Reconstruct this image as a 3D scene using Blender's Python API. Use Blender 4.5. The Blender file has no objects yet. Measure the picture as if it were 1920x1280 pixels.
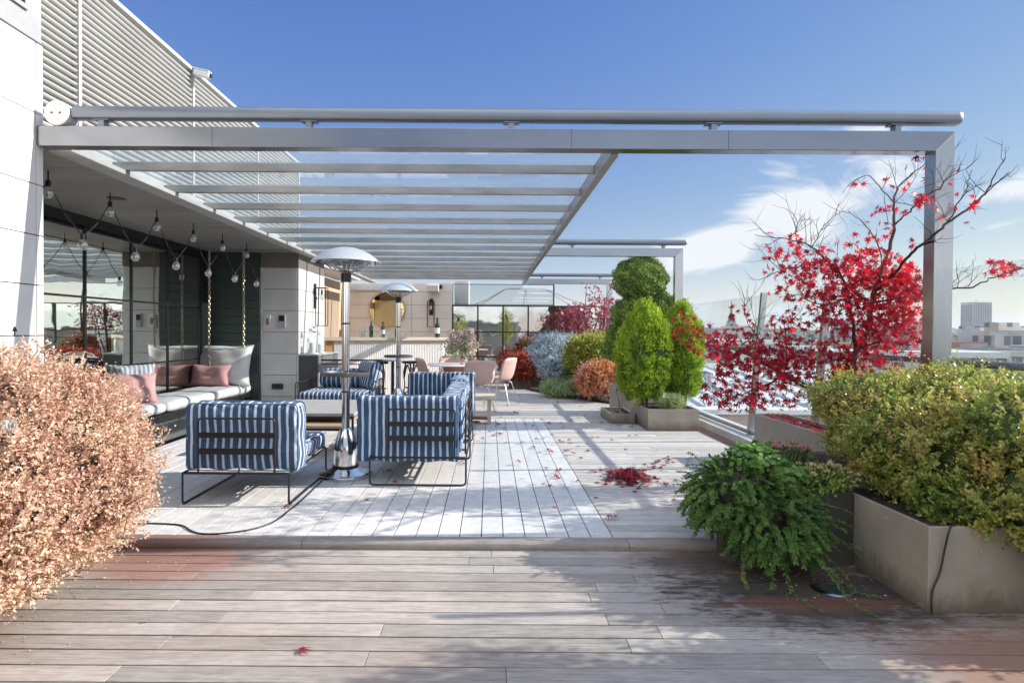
import bpy, math, random
import numpy as np
from mathutils import Vector, Matrix
R = math.radians
random.seed(7)
rng = np.random.default_rng(7)
S = bpy.context.scene
C = S.collection

# ------------------------------------------------------------------ camera
FPX, CPX, CPY, CAMZ = 1150.0, 918.0, 639.0, 1.35
CAM = Matrix.Translation((0, 0, CAMZ)) @ Matrix.Rotation(R(90) - 0.0148, 4, 'X') @ Matrix.Rotation(0.0062, 4, 'Z')
cd = bpy.data.cameras.new('camera')
cam = bpy.data.objects.new('camera', cd)
C.objects.link(cam)
cam.matrix_world = CAM
cd.sensor_width = 36
cd.lens = FPX / 1920 * 36
cd.shift_x = (960 - CPX) / 1920
cd.shift_y = (CPY - 640) / 1920
cd.clip_start = 0.05
cd.clip_end = 12000
S.camera = cam

def ray(x, y):
    return CAM.to_3x3() @ Vector(((x - CPX) / FPX, -(y - CPY) / FPX, -1))
def at(x, y, Y):
    d = ray(x, y)
    return Vector((0, 0, CAMZ)) + d * (Y / d.y)
def onz(x, y, z=0.0):
    d = ray(x, y)
    return Vector((0, 0, CAMZ)) + d * ((z - CAMZ) / d.z)

# ------------------------------------------------------------------ light
SUN_EL, SUN_PHI = R(27.5), R(4.0)      # sun over +X, a little ahead of the camera
sdir = Vector((math.cos(SUN_EL) * math.cos(SUN_PHI), math.cos(SUN_EL) * math.sin(SUN_PHI), math.sin(SUN_EL)))
sl = bpy.data.lights.new('sun', 'SUN')
sl.energy = 2.9
sl.angle = R(0.5)
sl.color = (1.0, 0.945, 0.87)
so = bpy.data.objects.new('sun', sl)
C.objects.link(so)
so.rotation_euler = sdir.to_track_quat('Z', 'Y').to_euler()
so.location = (30, 2, 20)

W = bpy.data.worlds.new('World')
S.world = W
W.use_nodes = True
wt = W.node_tree
wt.nodes.clear()
S.view_settings.view_transform = 'Standard'
S.view_settings.look = 'None'
S.view_settings.exposure = 1.62
S.view_settings.gamma = 1
S.cycles.use_denoising = True
S.cycles.max_bounces = 10
S.cycles.diffuse_bounces = 4
S.cycles.glossy_bounces = 5
S.cycles.transparent_max_bounces = 24
S.cycles.transmission_bounces = 4
S.cycles.sample_clamp_indirect = 6
S.cycles.caustics_reflective = False
S.cycles.caustics_refractive = False

def nd(t, typ, **kw):
    n = t.nodes.new(typ)
    for k, v in kw.items():
        if k.startswith('i_'):
            k2 = k[2:]
            n.inputs[int(k2) if k2.isdigit() else k2.replace('_', ' ')].default_value = v
        else:
            setattr(n, k, v)
    return n
def math_(t, op, a, b=None, c=None, clamp=False):
    n = t.nodes.new('ShaderNodeMath')
    n.operation = op
    n.use_clamp = clamp
    for i, v in enumerate((a, b, c)):
        if v is None:
            continue
        if isinstance(v, (int, float)):
            n.inputs[i].default_value = v
        else:
            t.links.new(v, n.inputs[i])
    return n.outputs[0]
def ramp(t, fac, stops, interp='LINEAR'):
    n = t.nodes.new('ShaderNodeValToRGB')
    n.color_ramp.interpolation = interp
    e = n.color_ramp.elements
    while len(e) < len(stops):
        e.new(0.5)
    for i, (p, c) in enumerate(stops):
        e[i].position = p
        e[i].color = (c, c, c, 1) if isinstance(c, (int, float)) else (*c[:3], 1)
    t.links.new(fac, n.inputs[0])
    return n.outputs[0]
def mixc(t, fac, a, b, blend='MIX'):
    n = t.nodes.new('ShaderNodeMix')
    n.data_type = 'RGBA'
    n.blend_type = blend
    for sock, v in ((n.inputs[0], fac), (n.inputs[6], a), (n.inputs[7], b)):
        if isinstance(v, (int, float)):
            sock.default_value = v
        elif isinstance(v, tuple):
            sock.default_value = (*v[:3], 1)
        else:
            t.links.new(v, sock)
    return n.outputs[2]

sky = nd(wt, 'ShaderNodeTexSky', sky_type='NISHITA', sun_disc=False, sun_elevation=SUN_EL, sun_rotation=R(90) - SUN_PHI,
         altitude=600, air_density=1.0, dust_density=0.15, ozone_density=2.5)
bg = nd(wt, 'ShaderNodeBackground', i_Strength=0.10)
# the photograph holds the bright sky near the horizon and deepens the blue above: a tone curve per channel on the sky's own radiance
EXPO = 2 ** S.view_settings.exposure
s3 = nd(wt, 'ShaderNodeSeparateColor')
wt.links.new(sky.outputs[0], s3.inputs[0])
def shoulder(x, k):
    return math_(wt, 'DIVIDE', x, math_(wt, 'MULTIPLY_ADD', x, k, 1.0))
kq = 1 / (EXPO * .1)
cr = math_(wt, 'MULTIPLY', shoulder(math_(wt, 'MULTIPLY', math_(wt, 'POWER', s3.outputs[0], 1.34), .117), .42), kq)
cg = math_(wt, 'MULTIPLY', shoulder(math_(wt, 'MULTIPLY', math_(wt, 'POWER', s3.outputs[1], 1.05), .140), .32), kq)
cbl = math_(wt, 'MULTIPLY', shoulder(math_(wt, 'MULTIPLY', s3.outputs[2], .49), 1.02), kq)
j3 = nd(wt, 'ShaderNodeCombineColor')
for q_, s_ in zip((cr, cg, cbl), j3.inputs): wt.links.new(q_, s_)
wt.links.new(j3.outputs[0], bg.inputs[0])
tc = nd(wt, 'ShaderNodeTexCoord')
sx = nd(wt, 'ShaderNodeSeparateXYZ')
wt.links.new(tc.outputs['Generated'], sx.inputs[0])
ysafe = math_(wt, 'MAXIMUM', sx.outputs[1], 0.05)
u_ = math_(wt, 'DIVIDE', sx.outputs[0], ysafe)
v_ = math_(wt, 'DIVIDE', sx.outputs[2], ysafe)
cb = nd(wt, 'ShaderNodeCombineXYZ')
wt.links.new(u_, cb.inputs[0])
wt.links.new(v_, cb.inputs[1])
cn = nd(wt, 'ShaderNodeMapping', vector_type='POINT')
cn.inputs['Rotation'].default_value = (0, 0, R(-20))
cn.inputs['Scale'].default_value = (3.2, 9.0, 1)
wt.links.new(cb.outputs[0], cn.inputs[0])
cnz = nd(wt, 'ShaderNodeTexNoise', i_Scale=1.7, i_Detail=9.0, i_Roughness=0.66, i_Distortion=0.9)
wt.links.new(cn.outputs[0], cnz.inputs[0])
total = None
# soft cloud banks as directions of the sky (tangent coordinates: x, y, half length, half height, tilt)
for (px, py, lx, ly, rot, amp) in ((1400, 440, 250, 66, 20, 1.0), (1300, 470, 120, 50, 10, .75), (1610, 345, 260, 60, 17, .7), (1470, 320, 120, 70, 30, .5),
                                   (1900, 340, 190, 38, 15, .85), (1530, 435, 90, 40, 0, .5), (1860, 420, 70, 14, 12, .5),
                                   (1500, 590, 700, 34, 0, .55), (1640, 240, 120, 20, 5, .55), (1700, 625, 500, 40, 0, .5)):
    mp = nd(wt, 'ShaderNodeMapping', vector_type='TEXTURE')
    mp.inputs['Location'].default_value = ((px - 918) / 1150, (622 - py) / 1150, 0)
    mp.inputs['Rotation'].default_value = (0, 0, R(rot))
    mp.inputs['Scale'].default_value = (lx / 1150, ly / 1150, 1)
    wt.links.new(cb.outputs[0], mp.inputs[0])
    gr = nd(wt, 'ShaderNodeTexGradient', gradient_type='SPHERICAL')
    wt.links.new(mp.outputs[0], gr.inputs[0])
    g = math_(wt, 'MULTIPLY', gr.outputs['Fac'], amp)
    total = g if total is None else math_(wt, 'ADD', total, g)
total = math_(wt, 'MINIMUM', total, 1.0)
nz = math_(wt, 'MULTIPLY_ADD', cnz.outputs['Fac'], 4.2, -2.1)
dens = math_(wt, 'ADD', math_(wt, 'MULTIPLY', total, 2.0), nz)
dens = math_(wt, 'SUBTRACT', dens, 0.38)
dens = math_(wt, 'MULTIPLY', dens, ramp(wt, total, [(.0, 0.), (.10, 1.)]))
dens = math_(wt, 'MULTIPLY', dens, math_(wt, 'GREATER_THAN', sx.outputs[1], 0.08))
cf = ramp(wt, dens, [(0.0, 0.0), (0.40, 0.40), (0.95, 0.95)])
# the zenith, above the top of the picture, untoned and stronger, and unseen bright cloud added behind the camera, both for fill
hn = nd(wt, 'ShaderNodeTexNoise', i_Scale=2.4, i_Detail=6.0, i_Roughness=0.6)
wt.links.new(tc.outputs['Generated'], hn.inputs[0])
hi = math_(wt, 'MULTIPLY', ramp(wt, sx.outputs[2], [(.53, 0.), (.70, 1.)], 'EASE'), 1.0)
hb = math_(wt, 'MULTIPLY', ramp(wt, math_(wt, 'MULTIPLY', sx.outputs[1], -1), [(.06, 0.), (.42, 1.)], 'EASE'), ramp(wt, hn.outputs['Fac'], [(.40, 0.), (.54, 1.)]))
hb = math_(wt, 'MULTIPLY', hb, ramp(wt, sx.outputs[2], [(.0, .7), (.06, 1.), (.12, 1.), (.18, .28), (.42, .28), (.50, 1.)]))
bg2 = nd(wt, 'ShaderNodeBackground', i_Strength=0.315)
bg2.inputs[0].default_value = (0.93, 0.965, 1.0, 1)
mxw = nd(wt, 'ShaderNodeMixShader')
wt.links.new(cf, mxw.inputs[0])
wt.links.new(bg.outputs[0], mxw.inputs[1])
wt.links.new(bg2.outputs[0], mxw.inputs[2])
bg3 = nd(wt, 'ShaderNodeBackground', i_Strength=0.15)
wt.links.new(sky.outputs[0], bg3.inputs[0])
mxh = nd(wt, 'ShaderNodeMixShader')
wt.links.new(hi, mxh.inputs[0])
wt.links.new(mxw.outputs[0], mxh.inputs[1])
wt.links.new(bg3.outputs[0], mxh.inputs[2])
wo = nd(wt, 'ShaderNodeOutputWorld')
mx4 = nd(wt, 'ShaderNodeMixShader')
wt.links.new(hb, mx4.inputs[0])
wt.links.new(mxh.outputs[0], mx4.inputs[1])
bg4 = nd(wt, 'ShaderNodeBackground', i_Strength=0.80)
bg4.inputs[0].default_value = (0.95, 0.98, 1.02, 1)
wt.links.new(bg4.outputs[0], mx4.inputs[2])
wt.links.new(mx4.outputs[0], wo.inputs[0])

# ------------------------------------------------------------------ materials
def newmat(name):
    m = bpy.data.materials.new(name)
    m.use_nodes = True
    t = m.node_tree
    t.nodes.clear()
    out = t.nodes.new('ShaderNodeOutputMaterial')
    return m, t, out
def objco(t, scale=(1, 1, 1), rot=(0, 0, 0)):
    tcn = t.nodes.new('ShaderNodeTexCoord')
    mp = t.nodes.new('ShaderNodeMapping')
    mp.inputs['Scale'].default_value = scale
    mp.inputs['Rotation'].default_value = rot
    t.links.new(tcn.outputs['Object'], mp.inputs[0])
    return mp.outputs[0]
def noise(t, vec, scale, detail=5, rough=.55, dist=0):
    n = nd(t, 'ShaderNodeTexNoise', i_Scale=scale, i_Detail=detail, i_Roughness=rough, i_Distortion=dist)
    if vec is not None:
        t.links.new(vec, n.inputs[0])
    return n.outputs['Fac']
def bump(t, h, strength, dist, prin):
    b = nd(t, 'ShaderNodeBump', i_Strength=strength, i_Distance=dist)
    t.links.new(h, b.inputs['Height'])
    t.links.new(b.outputs[0], prin.inputs['Normal'])
MATS = {}
def mat(name, col, rough=.6, metal=0., var=.12, vs=5., st=(1, 1, 1), bmp=.15, bs=60., isl=.0, spec=.5, rvar=.1, stain=None, coat=0.):
    if name in MATS:
        return MATS[name]
    m, t, out = newmat(name)
    p = nd(t, 'ShaderNodeBsdfPrincipled', i_Roughness=rough, i_Metallic=metal)
    p.inputs['Specular IOR Level'].default_value = spec
    if coat:
        p.inputs['Coat Weight'].default_value = coat
    v = objco(t, st)
    n1 = noise(t, v, vs, 6, .6)
    lo = tuple(c * (1 - var) for c in col)
    hi = tuple(min(1, c * (1 + var)) for c in col)
    c = ramp(t, n1, [(.3, lo), (.7, hi)])
    if stain:
        n3 = noise(t, objco(t, (1, 1, .35)), stain[1], 7, .7)
        c = mixc(t, ramp(t, n3, [(.5, 0.), (.72, stain[2])]), c, stain[0])
    if isl:
        g = t.nodes.new('ShaderNodeNewGeometry')
        k = ramp(t, g.outputs['Random Per Island'], [(0, 1 - isl), (1, 1 + isl * .0)])
        c = mixc(t, 1.0, c, k, 'MULTIPLY')
    t.links.new(c, p.inputs['Base Color'])
    n2 = noise(t, v, bs, 4, .6)
    rr = ramp(t, n2, [(.3, max(.02, rough - rvar)), (.7, min(1, rough + rvar))])
    t.links.new(rr, p.inputs['Roughness'])
    if bmp:
        bump(t, n2, bmp, .004, p)
    t.links.new(p.outputs[0], out.inputs[0])
    MATS[name] = m
    return m
def leafmat(name, stops, trans=.35, clump=2.5, rough=.45, spec=.35, cw=.52):
    """leaves: the colour is each leaf's own, picked by a random number and a slow patchiness over the plant"""
    if name in MATS:
        return MATS[name]
    m, t, out = newmat(name)
    g = t.nodes.new('ShaderNodeNewGeometry')
    n = noise(t, objco(t), clump, 3, .6)
    n = math_(t, 'MULTIPLY_ADD', n, 2.2, -.6, clamp=True)
    f = math_(t, 'ADD', math_(t, 'MULTIPLY', g.outputs['Random Per Island'], 1 - cw), math_(t, 'MULTIPLY', n, cw))
    c = ramp(t, f, stops)
    p = nd(t, 'ShaderNodeBsdfPrincipled', i_Roughness=rough)
    p.inputs['Specular IOR Level'].default_value = spec
    tr = t.nodes.new('ShaderNodeBsdfTranslucent')
    t.links.new(c, p.inputs['Base Color'])
    t.links.new(c, tr.inputs[0])
    mx = nd(t, 'ShaderNodeMixShader', i_0=trans)
    t.links.new(p.outputs[0], mx.inputs[1])
    t.links.new(tr.outputs[0], mx.inputs[2])
    t.links.new(mx.outputs[0], out.inputs[0])
    MATS[name] = m
    return m
def glassmat(name, tint=(.95, .98, .97), refl=.06, milky=0., rough=.01, mcol=(.8, .85, .85)):
    if name in MATS:
        return MATS[name]
    m, t, out = newmat(name)
    tr = nd(t, 'ShaderNodeBsdfTransparent', i_Color=(*tint, 1))
    gl = nd(t, 'ShaderNodeBsdfGlossy', i_Roughness=rough)
    gl.inputs[0].default_value = (.95, .97, 1, 1)
    lw = nd(t, 'ShaderNodeLayerWeight', i_Blend=.35)
    f = math_(t, 'MULTIPLY_ADD', math_(t, 'POWER', lw.outputs['Facing'], 3.0), .55, refl, clamp=True)
    base = tr.outputs[0]
    if milky:
        df = nd(t, 'ShaderNodeBsdfTranslucent')
        df.inputs[0].default_value = (*mcol, 1)
        d2 = nd(t, 'ShaderNodeBsdfDiffuse')
        d2.inputs[0].default_value = (*mcol, 1)
        m0 = nd(t, 'ShaderNodeMixShader', i_0=.4)
        t.links.new(df.outputs[0], m0.inputs[1])
        t.links.new(d2.outputs[0], m0.inputs[2])
        dn = noise(t, objco(t, (1, 1, 1)), 2.2, 6, .65)
        m1 = nd(t, 'ShaderNodeMixShader')
        t.links.new(ramp(t, dn, [(.3, milky * .75), (.75, milky * 1.3)]), m1.inputs[0])
        t.links.new(base, m1.inputs[1])
        t.links.new(m0.outputs[0], m1.inputs[2])
        base = m1.outputs[0]
    mx = t.nodes.new('ShaderNodeMixShader')
    t.links.new(f, mx.inputs[0])
    t.links.new(base, mx.inputs[1])
    t.links.new(gl.outputs[0], mx.inputs[2])
    t.links.new(mx.outputs[0], out.inputs[0])
    MATS[name] = m
    return m
def mirrormat(name, col, rough=.015, wav=.012):
    m, t, out = newmat(name)
    gl = nd(t, 'ShaderNodeBsdfPrincipled', i_Roughness=rough, i_Metallic=1.)
    gl.inputs['Base Color'].default_value = (*col, 1)
    n = noise(t, objco(t), 1.3, 2, .5)
    b = nd(t, 'ShaderNodeBump', i_Strength=wav, i_Distance=.3)
    t.links.new(n, b.inputs['Height'])
    t.links.new(b.outputs[0], gl.inputs['Normal'])
    t.links.new(gl.outputs[0], out.inputs[0])
    return m
def woodmat(name, along, cols, red, redness, stains=(), rough=.72, bv=1.):
    """weathered boards: every board its own tone, long grain, brown patches where the oil is left; stains are wet or dirty spots with a place of their own"""
    m, t, out = newmat(name)
    g = t.nodes.new('ShaderNodeNewGeometry')
    rnd = g.outputs['Random Per Island']
    tcn = t.nodes.new('ShaderNodeTexCoord')
    off = nd(t, 'ShaderNodeVectorMath', operation='ADD')
    cmb = t.nodes.new('ShaderNodeCombineXYZ')
    t.links.new(math_(t, 'MULTIPLY', rnd, 37.), cmb.inputs[0])
    t.links.new(math_(t, 'MULTIPLY', rnd, 53.), cmb.inputs[1])
    t.links.new(tcn.outputs['Object'], off.inputs[0])
    t.links.new(cmb.outputs[0], off.inputs[1])
    mp = t.nodes.new('ShaderNodeMapping')
    mp.inputs['Scale'].default_value = (1.2, 26, 26) if along == 'X' else (26, 1.2, 26)
    t.links.new(off.outputs[0], mp.inputs[0])
    grain = noise(t, mp.outputs[0], 3.0, 9, .68, .6)
    fine = noise(t, mp.outputs[0], 14.0, 4, .6, .2)
    c = ramp(t, grain, [(.22, cols[0]), (.45, cols[1]), (.78, cols[2])])
    c = mixc(t, 1., c, ramp(t, rnd, [(0, (1 - .20 * bv, 1 - .21 * bv, 1 - .22 * bv)), (.5, (1 - .05 * bv, 1 - .06 * bv, 1 - .07 * bv)), (1, (1 + .08 * bv, 1 + .05 * bv, 1 + .03 * bv))]), 'MULTIPLY')
    big = noise(t, objco(t, (.55, 1.3, 1)), 1.1, 5, .6)
    mot = noise(t, objco(t, (1, 2.2, 1)), 9, 7, .7, .4)
    c = mixc(t, 1., c, ramp(t, mot, [(.28, .76), (.7, 1.12)]), 'MULTIPLY')
    c = mixc(t, 1., c, ramp(t, fine, [(.3, .84), (.62, 1.06)]), 'MULTIPLY')
    rf = math_(t, 'MULTIPLY', ramp(t, big, [(.46, 0.), (.68, 1.)]), ramp(t, grain, [(.3, 1.), (.7, .35)]))
    rf = math_(t, 'MULTIPLY', rf, redness)
    sxn = t.nodes.new('ShaderNodeSeparateXYZ')
    t.links.new(tcn.outputs['Object'], sxn.inputs[0])
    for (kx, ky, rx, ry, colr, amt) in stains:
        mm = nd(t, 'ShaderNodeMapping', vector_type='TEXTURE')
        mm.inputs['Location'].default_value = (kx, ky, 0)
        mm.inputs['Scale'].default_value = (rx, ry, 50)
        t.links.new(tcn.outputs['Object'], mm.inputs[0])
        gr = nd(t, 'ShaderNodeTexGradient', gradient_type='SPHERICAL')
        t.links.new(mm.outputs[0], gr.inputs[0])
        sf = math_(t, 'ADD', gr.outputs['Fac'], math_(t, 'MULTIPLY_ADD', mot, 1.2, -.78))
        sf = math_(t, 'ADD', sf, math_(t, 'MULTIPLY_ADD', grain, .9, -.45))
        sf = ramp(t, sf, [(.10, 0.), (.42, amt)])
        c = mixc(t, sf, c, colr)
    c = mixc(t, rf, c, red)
    spk = noise(t, objco(t, (1, 2.5, 1)), 60, 3, .7)
    c = mixc(t, ramp(t, spk, [(.68, 0.), (.76, .45)]), c, tuple(x * .45 for x in cols[0]))
    p = nd(t, 'ShaderNodeBsdfPrincipled', i_Roughness=rough)
    p.inputs['Specular IOR Level'].default_value = .35
    t.links.new(c, p.inputs['Base Color'])
    t.links.new(ramp(t, mot, [(.3, rough - .15), (.7, rough + .1)]), p.inputs['Roughness'])
    bump(t, math_(t, 'ADD', grain, math_(t, 'MULTIPLY', fine, .5)), .35, .004, p)
    t.links.new(p.outputs[0], out.inputs[0])
    return m
def stripemat(name, axis, pitch=.0625, frac=.30, blue=(.030, .084, .168), white=(.56, .58, .62), phase=0.):
    """woven awning stripes that run down the cushion; on its ends the count goes on across the other axis"""
    m, t, out = newmat(name)
    tcn = t.nodes.new('ShaderNodeTexCoord')
    s = t.nodes.new('ShaderNodeSeparateXYZ')
    wob = noise(t, objco(t), 5., 3)
    t.links.new(tcn.outputs['Object'], s.inputs[0])
    g = t.nodes.new('ShaderNodeSeparateXYZ')
    t.links.new(tcn.outputs['Normal'], g.inputs[0])
    a, b = (0, 1) if axis == 'X' else (1, 0)
    side = math_(t, 'GREATER_THAN', math_(t, 'ABSOLUTE', g.outputs[a]), .80)
    mixv = nd(t, 'ShaderNodeMix')
    t.links.new(side, mixv.inputs[0])
    t.links.new(s.outputs[a], mixv.inputs[2])
    t.links.new(s.outputs[b], mixv.inputs[3])
    co = math_(t, 'ADD', mixv.outputs[0], math_(t, 'MULTIPLY', wob, .018))
    fr = math_(t, 'FRACT', math_(t, 'MULTIPLY_ADD', co, 1 / pitch, 100.0 + phase))
    w = ramp(t, fr, [(0, 0.), (.06, 1.), (frac, 1.), (frac + .06, 0.)])
    weave = noise(t, objco(t, (1, 1, 1)), 260, 2)
    bl = ramp(t, noise(t, objco(t), 14., 5), [(.3, tuple(x * .8 for x in blue)), (.7, tuple(x * 1.25 for x in blue))])
    c = mixc(t, w, bl, white)
    c = mixc(t, 1., c, ramp(t, weave, [(.3, .84), (.7, 1.1)]), 'MULTIPLY')
    p = nd(t, 'ShaderNodeBsdfPrincipled', i_Roughness=.85)
    p.inputs['Specular IOR Level'].default_value = .2
    p.inputs['Sheen Weight'].default_value = .15
    t.links.new(c, p.inputs['Base Color'])
    bump(t, math_(t, 'ADD', weave, math_(t, 'MULTIPLY', noise(t, objco(t, (1, 1, .6)), 9., 5, .6, .8), 9.)), .5, .010, p)
    t.links.new(p.outputs[0], out.inputs[0])
    return m
# ------------------------------------------------------------------ mesh helpers
ORG = {}
def reg(o, org):
    ORG[o.name] = Vector(org)
    return o
def tag(o, label=None, cat=None, group=None, kind=None):
    if label: o['label'] = label
    if cat: o['category'] = cat
    if group: o['group'] = group
    if kind: o['kind'] = kind
    return o
def thing(name, label, cat, loc=(0, 0, 0), group=None):
    o = bpy.data.objects.new(name, None)
    C.objects.link(o)
    o.empty_display_size = .1
    o.location = loc
    tag(o, label, cat, group)
    return reg(o, loc)
def finish(me, name, m, parent, org, smooth, bev):
    o = bpy.data.objects.new(name, me)
    C.objects.link(o)
    if m: me.materials.append(m)
    if parent is not None:
        o.parent = parent
        org = ORG[parent.name]
    else:
        o.location = org
    reg(o, org)
    if smooth is not False:
        me.shade_smooth()
        me.set_sharp_from_angle(angle=R(38 if smooth is True else smooth))
    if bev:
        b = o.modifiers.new('bevel', 'BEVEL')
        b.width = bev
        b.segments = 2
        b.limit_method = 'ANGLE'
        b.angle_limit = R(40)
    return o
class MB:
    def __init__(s):
        s.v, s.f = [], []
    def add(s, vs, fs):
        k = len(s.v)
        s.v += [tuple(p) for p in vs]
        s.f += [tuple(i + k for i in q) for q in fs]
        return s
    def box(s, x0, x1, y0, y1, z0, z1):
        return s.add([(x0, y0, z0), (x1, y0, z0), (x1, y1, z0), (x0, y1, z0), (x0, y0, z1), (x1, y0, z1), (x1, y1, z1), (x0, y1, z1)],
                     [(0, 3, 2, 1), (4, 5, 6, 7), (0, 1, 5, 4), (1, 2, 6, 5), (2, 3, 7, 6), (3, 0, 4, 7)])
    def obox(s, c, sx, sy, sz, M):
        M = M.to_3x3()
        vs = [Vector(c) + M @ Vector((a * sx / 2, b * sy / 2, d * sz / 2)) for d in (-1, 1) for (a, b) in ((-1, -1), (1, -1), (1, 1), (-1, 1))]
        return s.add(vs, [(0, 3, 2, 1), (4, 5, 6, 7), (0, 1, 5, 4), (1, 2, 6, 5), (2, 3, 7, 6), (3, 0, 4, 7)])
    def prism(s, poly, axis, a, b):
        n = len(poly)
        def mk(p, t):
            return (t, p[0], p[1]) if axis == 'X' else ((p[0], t, p[1]) if axis == 'Y' else (p[0], p[1], t))
        vs = [mk(p, a) for p in poly] + [mk(p, b) for p in poly]
        fs = [tuple(range(n))[::-1], tuple(range(n, 2 * n))] + [(i, (i + 1) % n, n + (i + 1) % n, n + i) for i in range(n)]
        return s.add(vs, fs)
    def tube(s, pts, r, n=8, close=False):
        pts = [Vector(p) for p in pts]
        m = len(pts)
        rs = r if isinstance(r, (list, tuple)) else [r] * m
        tan = []
        for i in range(m):
            a = pts[(i - 1) % m] if (close or i > 0) else pts[i]
            b = pts[(i + 1) % m] if (close or i < m - 1) else pts[i]
            d = b - a
            tan.append(d.normalized() if d.length > 1e-9 else Vector((0, 0, 1)))
        up = Vector((0, 0, 1)) if abs(tan[0].z) < .9 else Vector((1, 0, 0))
        nrm = (up - tan[0] * up.dot(tan[0])).normalized()
        vs = []
        for i in range(m):
            nrm = nrm - tan[i] * nrm.dot(tan[i])
            if nrm.length < 1e-6:
                nrm = tan[i].orthogonal()
            nrm.normalize()
            bn = tan[i].cross(nrm)
            for j in range(n):
                a = 2 * math.pi * j / n
                vs.append(pts[i] + (nrm * math.cos(a) + bn * math.sin(a)) * rs[i])
        fs = []
        for i in range(m if close else m - 1):
            k = (i + 1) % m
            for j in range(n):
                fs.append((i * n + j, i * n + (j + 1) % n, k * n + (j + 1) % n, k * n + j))
        if not close:
            fs.append(tuple(range(n))[::-1])
            fs.append(tuple((m - 1) * n + j for j in range(n)))
        return s.add(vs, fs)
    def lathe(s, prof, c=(0, 0, 0), n=28, capb=True, capt=True):
        c = Vector(c)
        m = len(prof)
        vs = [c + Vector((r * math.cos(2 * math.pi * j / n), r * math.sin(2 * math.pi * j / n), z)) for (r, z) in prof for j in range(n)]
        fs = [(i * n + j, i * n + (j + 1) % n, (i + 1) * n + (j + 1) % n, (i + 1) * n + j) for i in range(m - 1) for j in range(n)]
        if capb and prof[0][0] > 1e-5: fs.append(tuple(range(n))[::-1])
        if capt and prof[-1][0] > 1e-5: fs.append(tuple((m - 1) * n + j for j in range(n)))
        return s.add(vs, fs)
    def build(s, name, m, parent=None, smooth=False, bev=0, org=(0, 0, 0)):
        o = ORG[parent.name] if parent is not None else Vector(org)
        me = bpy.data.meshes.new(name)
        me.from_pydata([(p[0] - o.x, p[1] - o.y, p[2] - o.z) for p in s.v], [], s.f)
        me.update()
        return finish(me, name, m, parent, o, smooth, bev)
def fillet(pts, r, n=5, close=False):
    pts = [Vector(p) for p in pts]
    out = []
    m = len(pts)
    for i, p in enumerate(pts):
        if not close and i in (0, m - 1):
            out.append(p)
            continue
        a = (pts[(i - 1) % m] - p)
        b = (pts[(i + 1) % m] - p)
        d = min(r, a.length * .45, b.length * .45)
        p0, p1 = p + a.normalized() * d, p + b.normalized() * d
        for k in range(n + 1):
            t = k / n
            out.append(p0 * (1 - t) ** 2 + p * 2 * t * (1 - t) + p1 * t * t)
    return out
def catmull(pts, sub=5):
    P = [Vector(p) for p in pts]
    if len(P) < 3:
        return P
    P = [P[0] * 2 - P[1]] + P + [P[-1] * 2 - P[-2]]
    out = []
    for i in range(1, len(P) - 2):
        a, b, c, d = P[i - 1:i + 3]
        for k in range(sub):
            t = k / sub
            out.append(.5 * ((2 * b) + (c - a) * t + (2 * a - 5 * b + 4 * c - d) * t * t + (3 * b - a - 3 * c + d) * t ** 3))
    out.append(P[-2])
    return out
def npmesh(name, V, F, m, parent=None, org=(0, 0, 0), smooth=False):
    """V (n,3) array, F (k,4) or (k,3) array of indices"""
    o = ORG[parent.name] if parent is not None else Vector(org)
    V = np.asarray(V, dtype=np.float32) - np.array(o, dtype=np.float32)
    F = np.asarray(F, dtype=np.int32)
    me = bpy.data.meshes.new(name)
    me.vertices.add(len(V))
    me.vertices.foreach_set('co', V.ravel())
    k = F.shape[1]
    me.loops.add(F.size)
    me.loops.foreach_set('vertex_index', F.ravel())
    me.polygons.add(len(F))
    me.polygons.foreach_set('loop_start', np.arange(0, F.size, k, dtype=np.int32))
    me.update(calc_edges=True)
    me.validate()
    return finish(me, name, m, parent, o, smooth, 0)
def unit(a):
    return a / np.maximum(np.linalg.norm(a, axis=1, keepdims=True), 1e-9)
def leaf_arrays(P, A, N, L, Wd, fold=.15):
    """one folded leaf per point: P base, A axis, N normal, L length, Wd width (arrays)"""
    n = len(P)
    A = unit(A)
    Sd = unit(np.cross(N, A))
    Nn = np.cross(A, Sd)
    L = np.broadcast_to(np.asarray(L, float), (n,))[:, None]
    Wd = np.broadcast_to(np.asarray(Wd, float), (n,))[:, None]
    v = np.stack([P, P + A * L * .45 + Sd * Wd / 2 + Nn * Wd * fold, P + A * L, P + A * L * .45 - Sd * Wd / 2 + Nn * Wd * fold], 1).reshape(-1, 3)
    return v, np.arange(4 * n).reshape(n, 4)
def rdir(n):
    return unit(rng.normal(size=(n, 3)))
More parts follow.
